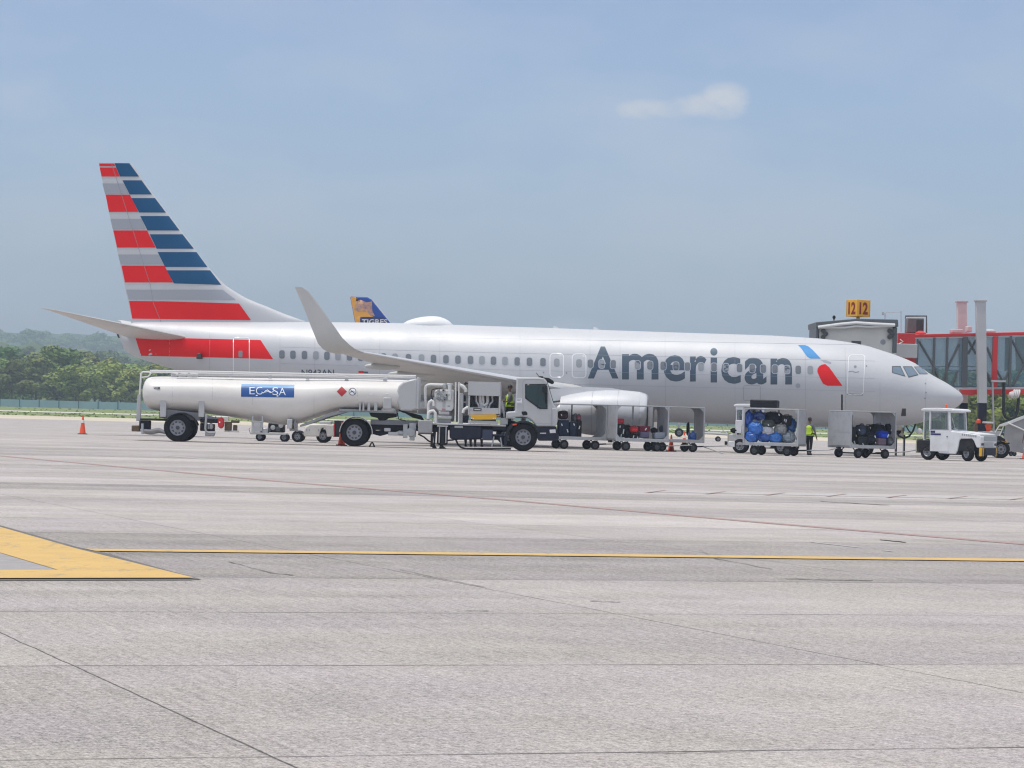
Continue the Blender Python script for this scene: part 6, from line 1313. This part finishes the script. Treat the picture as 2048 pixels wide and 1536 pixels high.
# ================================================================ people
def skin_mesh(name, joints, bones, m, parent, sub=2):
    """joints: name -> (x, y, z, rx, ry)."""
    ks = list(joints); me = bpy.data.meshes.new(name); me.from_pydata([joints[k][:3] for k in ks], [(ks.index(a), ks.index(b)) for a, b in bones], [])
    o = bpy.data.objects.new(name, me); COL.objects.link(o); o.modifiers.new('skin', 'SKIN')
    for i, k in enumerate(ks):
        sv = me.skin_vertices[0].data[i]; sv.radius = joints[k][3:5]; sv.use_root = (i == 0)
    s = o.modifiers.new('sub', 'SUBSURF'); s.levels = s.render_levels = sub
    dg_ = C.evaluated_depsgraph_get(); nm = bpy.data.meshes.new_from_object(o.evaluated_get(dg_)); bpy.data.objects.remove(o); bpy.data.meshes.remove(me)
    nm.name = name; nm.materials.clear(); nm.materials.append(m)
    for p_ in nm.polygons: p_.use_smooth = True; p_.material_index = 0
    return link(name, nm, parent)
def person(label, loc, rz, H, arm, step=.08):
    """faces local +x; arm: list of (elbow, wrist) offsets for both sides"""
    o = thing('person', label, 'person', loc, rz, 'ground crew'); k = H / 1.75
    J = {'pelvis': (0, 0, .95, .13, .16), 'waist': (0, 0, 1.08, .11, .145), 'chest': (.0, 0, 1.28, .12, .17), 'neckb': (-.01, 0, 1.44, .07, .08), 'neck': (0, 0, 1.50, .05, .05), 'head': (.02, 0, 1.60, .075, .07), 'top': (.01, 0, 1.70, .07, .065)}
    B = [('pelvis', 'waist'), ('waist', 'chest'), ('chest', 'neckb'), ('neckb', 'neck'), ('neck', 'head'), ('head', 'top')]
    for s, (el, wr) in zip((-1, 1), arm):
        n = 'r' if s < 0 else 'l'; J['hip' + n] = (0, s * .1, .90, .085, .085); J['knee' + n] = (s * step * .5 + .02, s * .11, .50, .058, .058); J['ank' + n] = (s * step, s * .11, .09, .04, .04); J['toe' + n] = (s * step + .15, s * .12, .04, .04, .03)
        J['sh' + n] = (0, s * .19, 1.40, .055, .055); J['el' + n] = (el[0], s * el[1], el[2], .042, .042); J['wr' + n] = (wr[0], s * wr[1], wr[2], .028, .026)
        d = (Vector(wr) - Vector(el)).normalized(); d = Vector((d.x, s * d.y, d.z)); pw = Vector(J['wr' + n][:3]); pm = pw + d * .07; J['palm' + n] = (*pm, .034, .018)
        B += [('pelvis', 'hip' + n), ('hip' + n, 'knee' + n), ('knee' + n, 'ank' + n), ('ank' + n, 'toe' + n), ('chest', 'sh' + n), ('sh' + n, 'el' + n), ('el' + n, 'wr' + n), ('wr' + n, 'palm' + n)]
        side = d.cross(Vector((0, 1, 0))); side = side.normalized() if side.length > .1 else Vector((1, 0, 0))
        for q, (off, ln) in enumerate(((-.026, .07), (-.009, .085), (.009, .08), (.026, .06))):
            b0 = pm + side * off + d * .03; J['f%d' % q + n] = (*b0, .009, .009); J['g%d' % q + n] = (*(b0 + d * ln * .6), .008, .008); J['h%d' % q + n] = (*(b0 + d * ln + Vector((.01, 0, -.01))), .007, .007)
            B += [('palm' + n, 'f%d' % q + n), ('f%d' % q + n, 'g%d' % q + n), ('g%d' % q + n, 'h%d' % q + n)]
        t0 = pw + d * .03 + side * .03; J['t' + n] = (*(t0 + side * .02 + d * .02), .010, .010); J['u' + n] = (*(t0 + side * .03 + d * .05), .008, .008); B += [('wr' + n, 't' + n), ('t' + n, 'u' + n)]
    J = {a: tuple(v_ * k for v_ in b) for a, b in J.items()}
    body = skin_mesh('body', J, B, M_skin, o)
    def sub(keys, grow, extra={}): 
        jj = {a: (*J[a][:3], J[a][3] + grow, J[a][4] + grow) for a in keys}; jj.update(extra); return jj, [(a, b) for a, b in B if a in jj and b in jj]
    ns_ = ['pelvis', 'hipr', 'kneer', 'ankr', 'hipl', 'kneel', 'ankl']; jj, bb = sub(ns_, .018 * k); skin_mesh('trousers', jj, bb, M_trous, o)
    jj, bb = sub(['waist', 'pelvis', 'chest', 'neckb', 'shr', 'elr', 'shl', 'ell'], .014 * k); jj = {a: jj[a] for a in ['waist', 'pelvis', 'chest', 'neckb', 'shr', 'elr', 'shl', 'ell']}; skin_mesh('shirt', jj, bb, M_shirt, o)
    jj, bb = sub(['waist', 'pelvis', 'chest', 'neckb'], .046 * k); jj['pelvis'] = (jj['pelvis'][0], 0, .98 * k, *jj['pelvis'][3:]); jj['neckb'] = (*jj['neckb'][:3], .09 * k, .13 * k)
    ve = skin_mesh('vest', jj, bb, M_vest, o)
    for n in 'rl': 
        a = Vector(J['ank' + n][:3]); MB().blob(a + Vector((.06, 0, -.045)) * k, .14 * k, .05 * k, .05 * k, 2, 0, 1, .8).build('shoe', M_black, o, world=False, smooth=60)
    h = Vector((.02, 0, 1.645)) * k
    MB().blob(h + Vector((-.022, 0, .03)) * k, .098 * k, .085 * k, .09 * k, 3).build('hair', M_hair, o, world=False, smooth=60)
    MB().blob(h + Vector((.10, 0, -.035)) * k, .02 * k, .014 * k, .022 * k, 2).build('nose', M_skin, o, world=False)
    for s in (-1, 1):
        MB().blob(h + Vector((0, s * .083, -.03)) * k, .02 * k, .012 * k, .03 * k, 2).build('ear', M_skin, o, world=False); MB().blob(h + Vector((.082, s * .03, -.005)) * k, .008 * k, .012 * k, .007 * k, 1).build('eye', M_hair, o, world=False)
    MB().blob(h + Vector((.088, 0, -.075)) * k, .008 * k, .024 * k, .006 * k, 1).build('mouth', M_hair, o, world=False)
    return o
p = W(1018, 858, YC + .25)
person('person in a lime vest working on the deck behind the truck cab', (p.x, YC + .3, .78), D(190), 1.72, (((.16, .24, 1.12), (.42, .2, 1.18)), ((.12, .25, 1.1), (.36, .22, 1.1))), .06)
p = W(1618, 905, 126.8)
person('person in a lime vest and black trousers walking beside the blue bag cart', (p.x, 126.8, 0), D(60), 1.62, (((-.03, .28, 1.1), (.10, .30, .86)), ((.02, .28, 1.1), (.14, .28, .88))), .12)
p = W(2054, 905, 150)
person('person in a lime vest barely in view by the passenger steps', (p.x, 149.5, 0), D(100), 1.7, (((-.03, .28, 1.1), (.10, .30, .86)), ((.02, .28, 1.1), (.14, .28, .88))), .1)
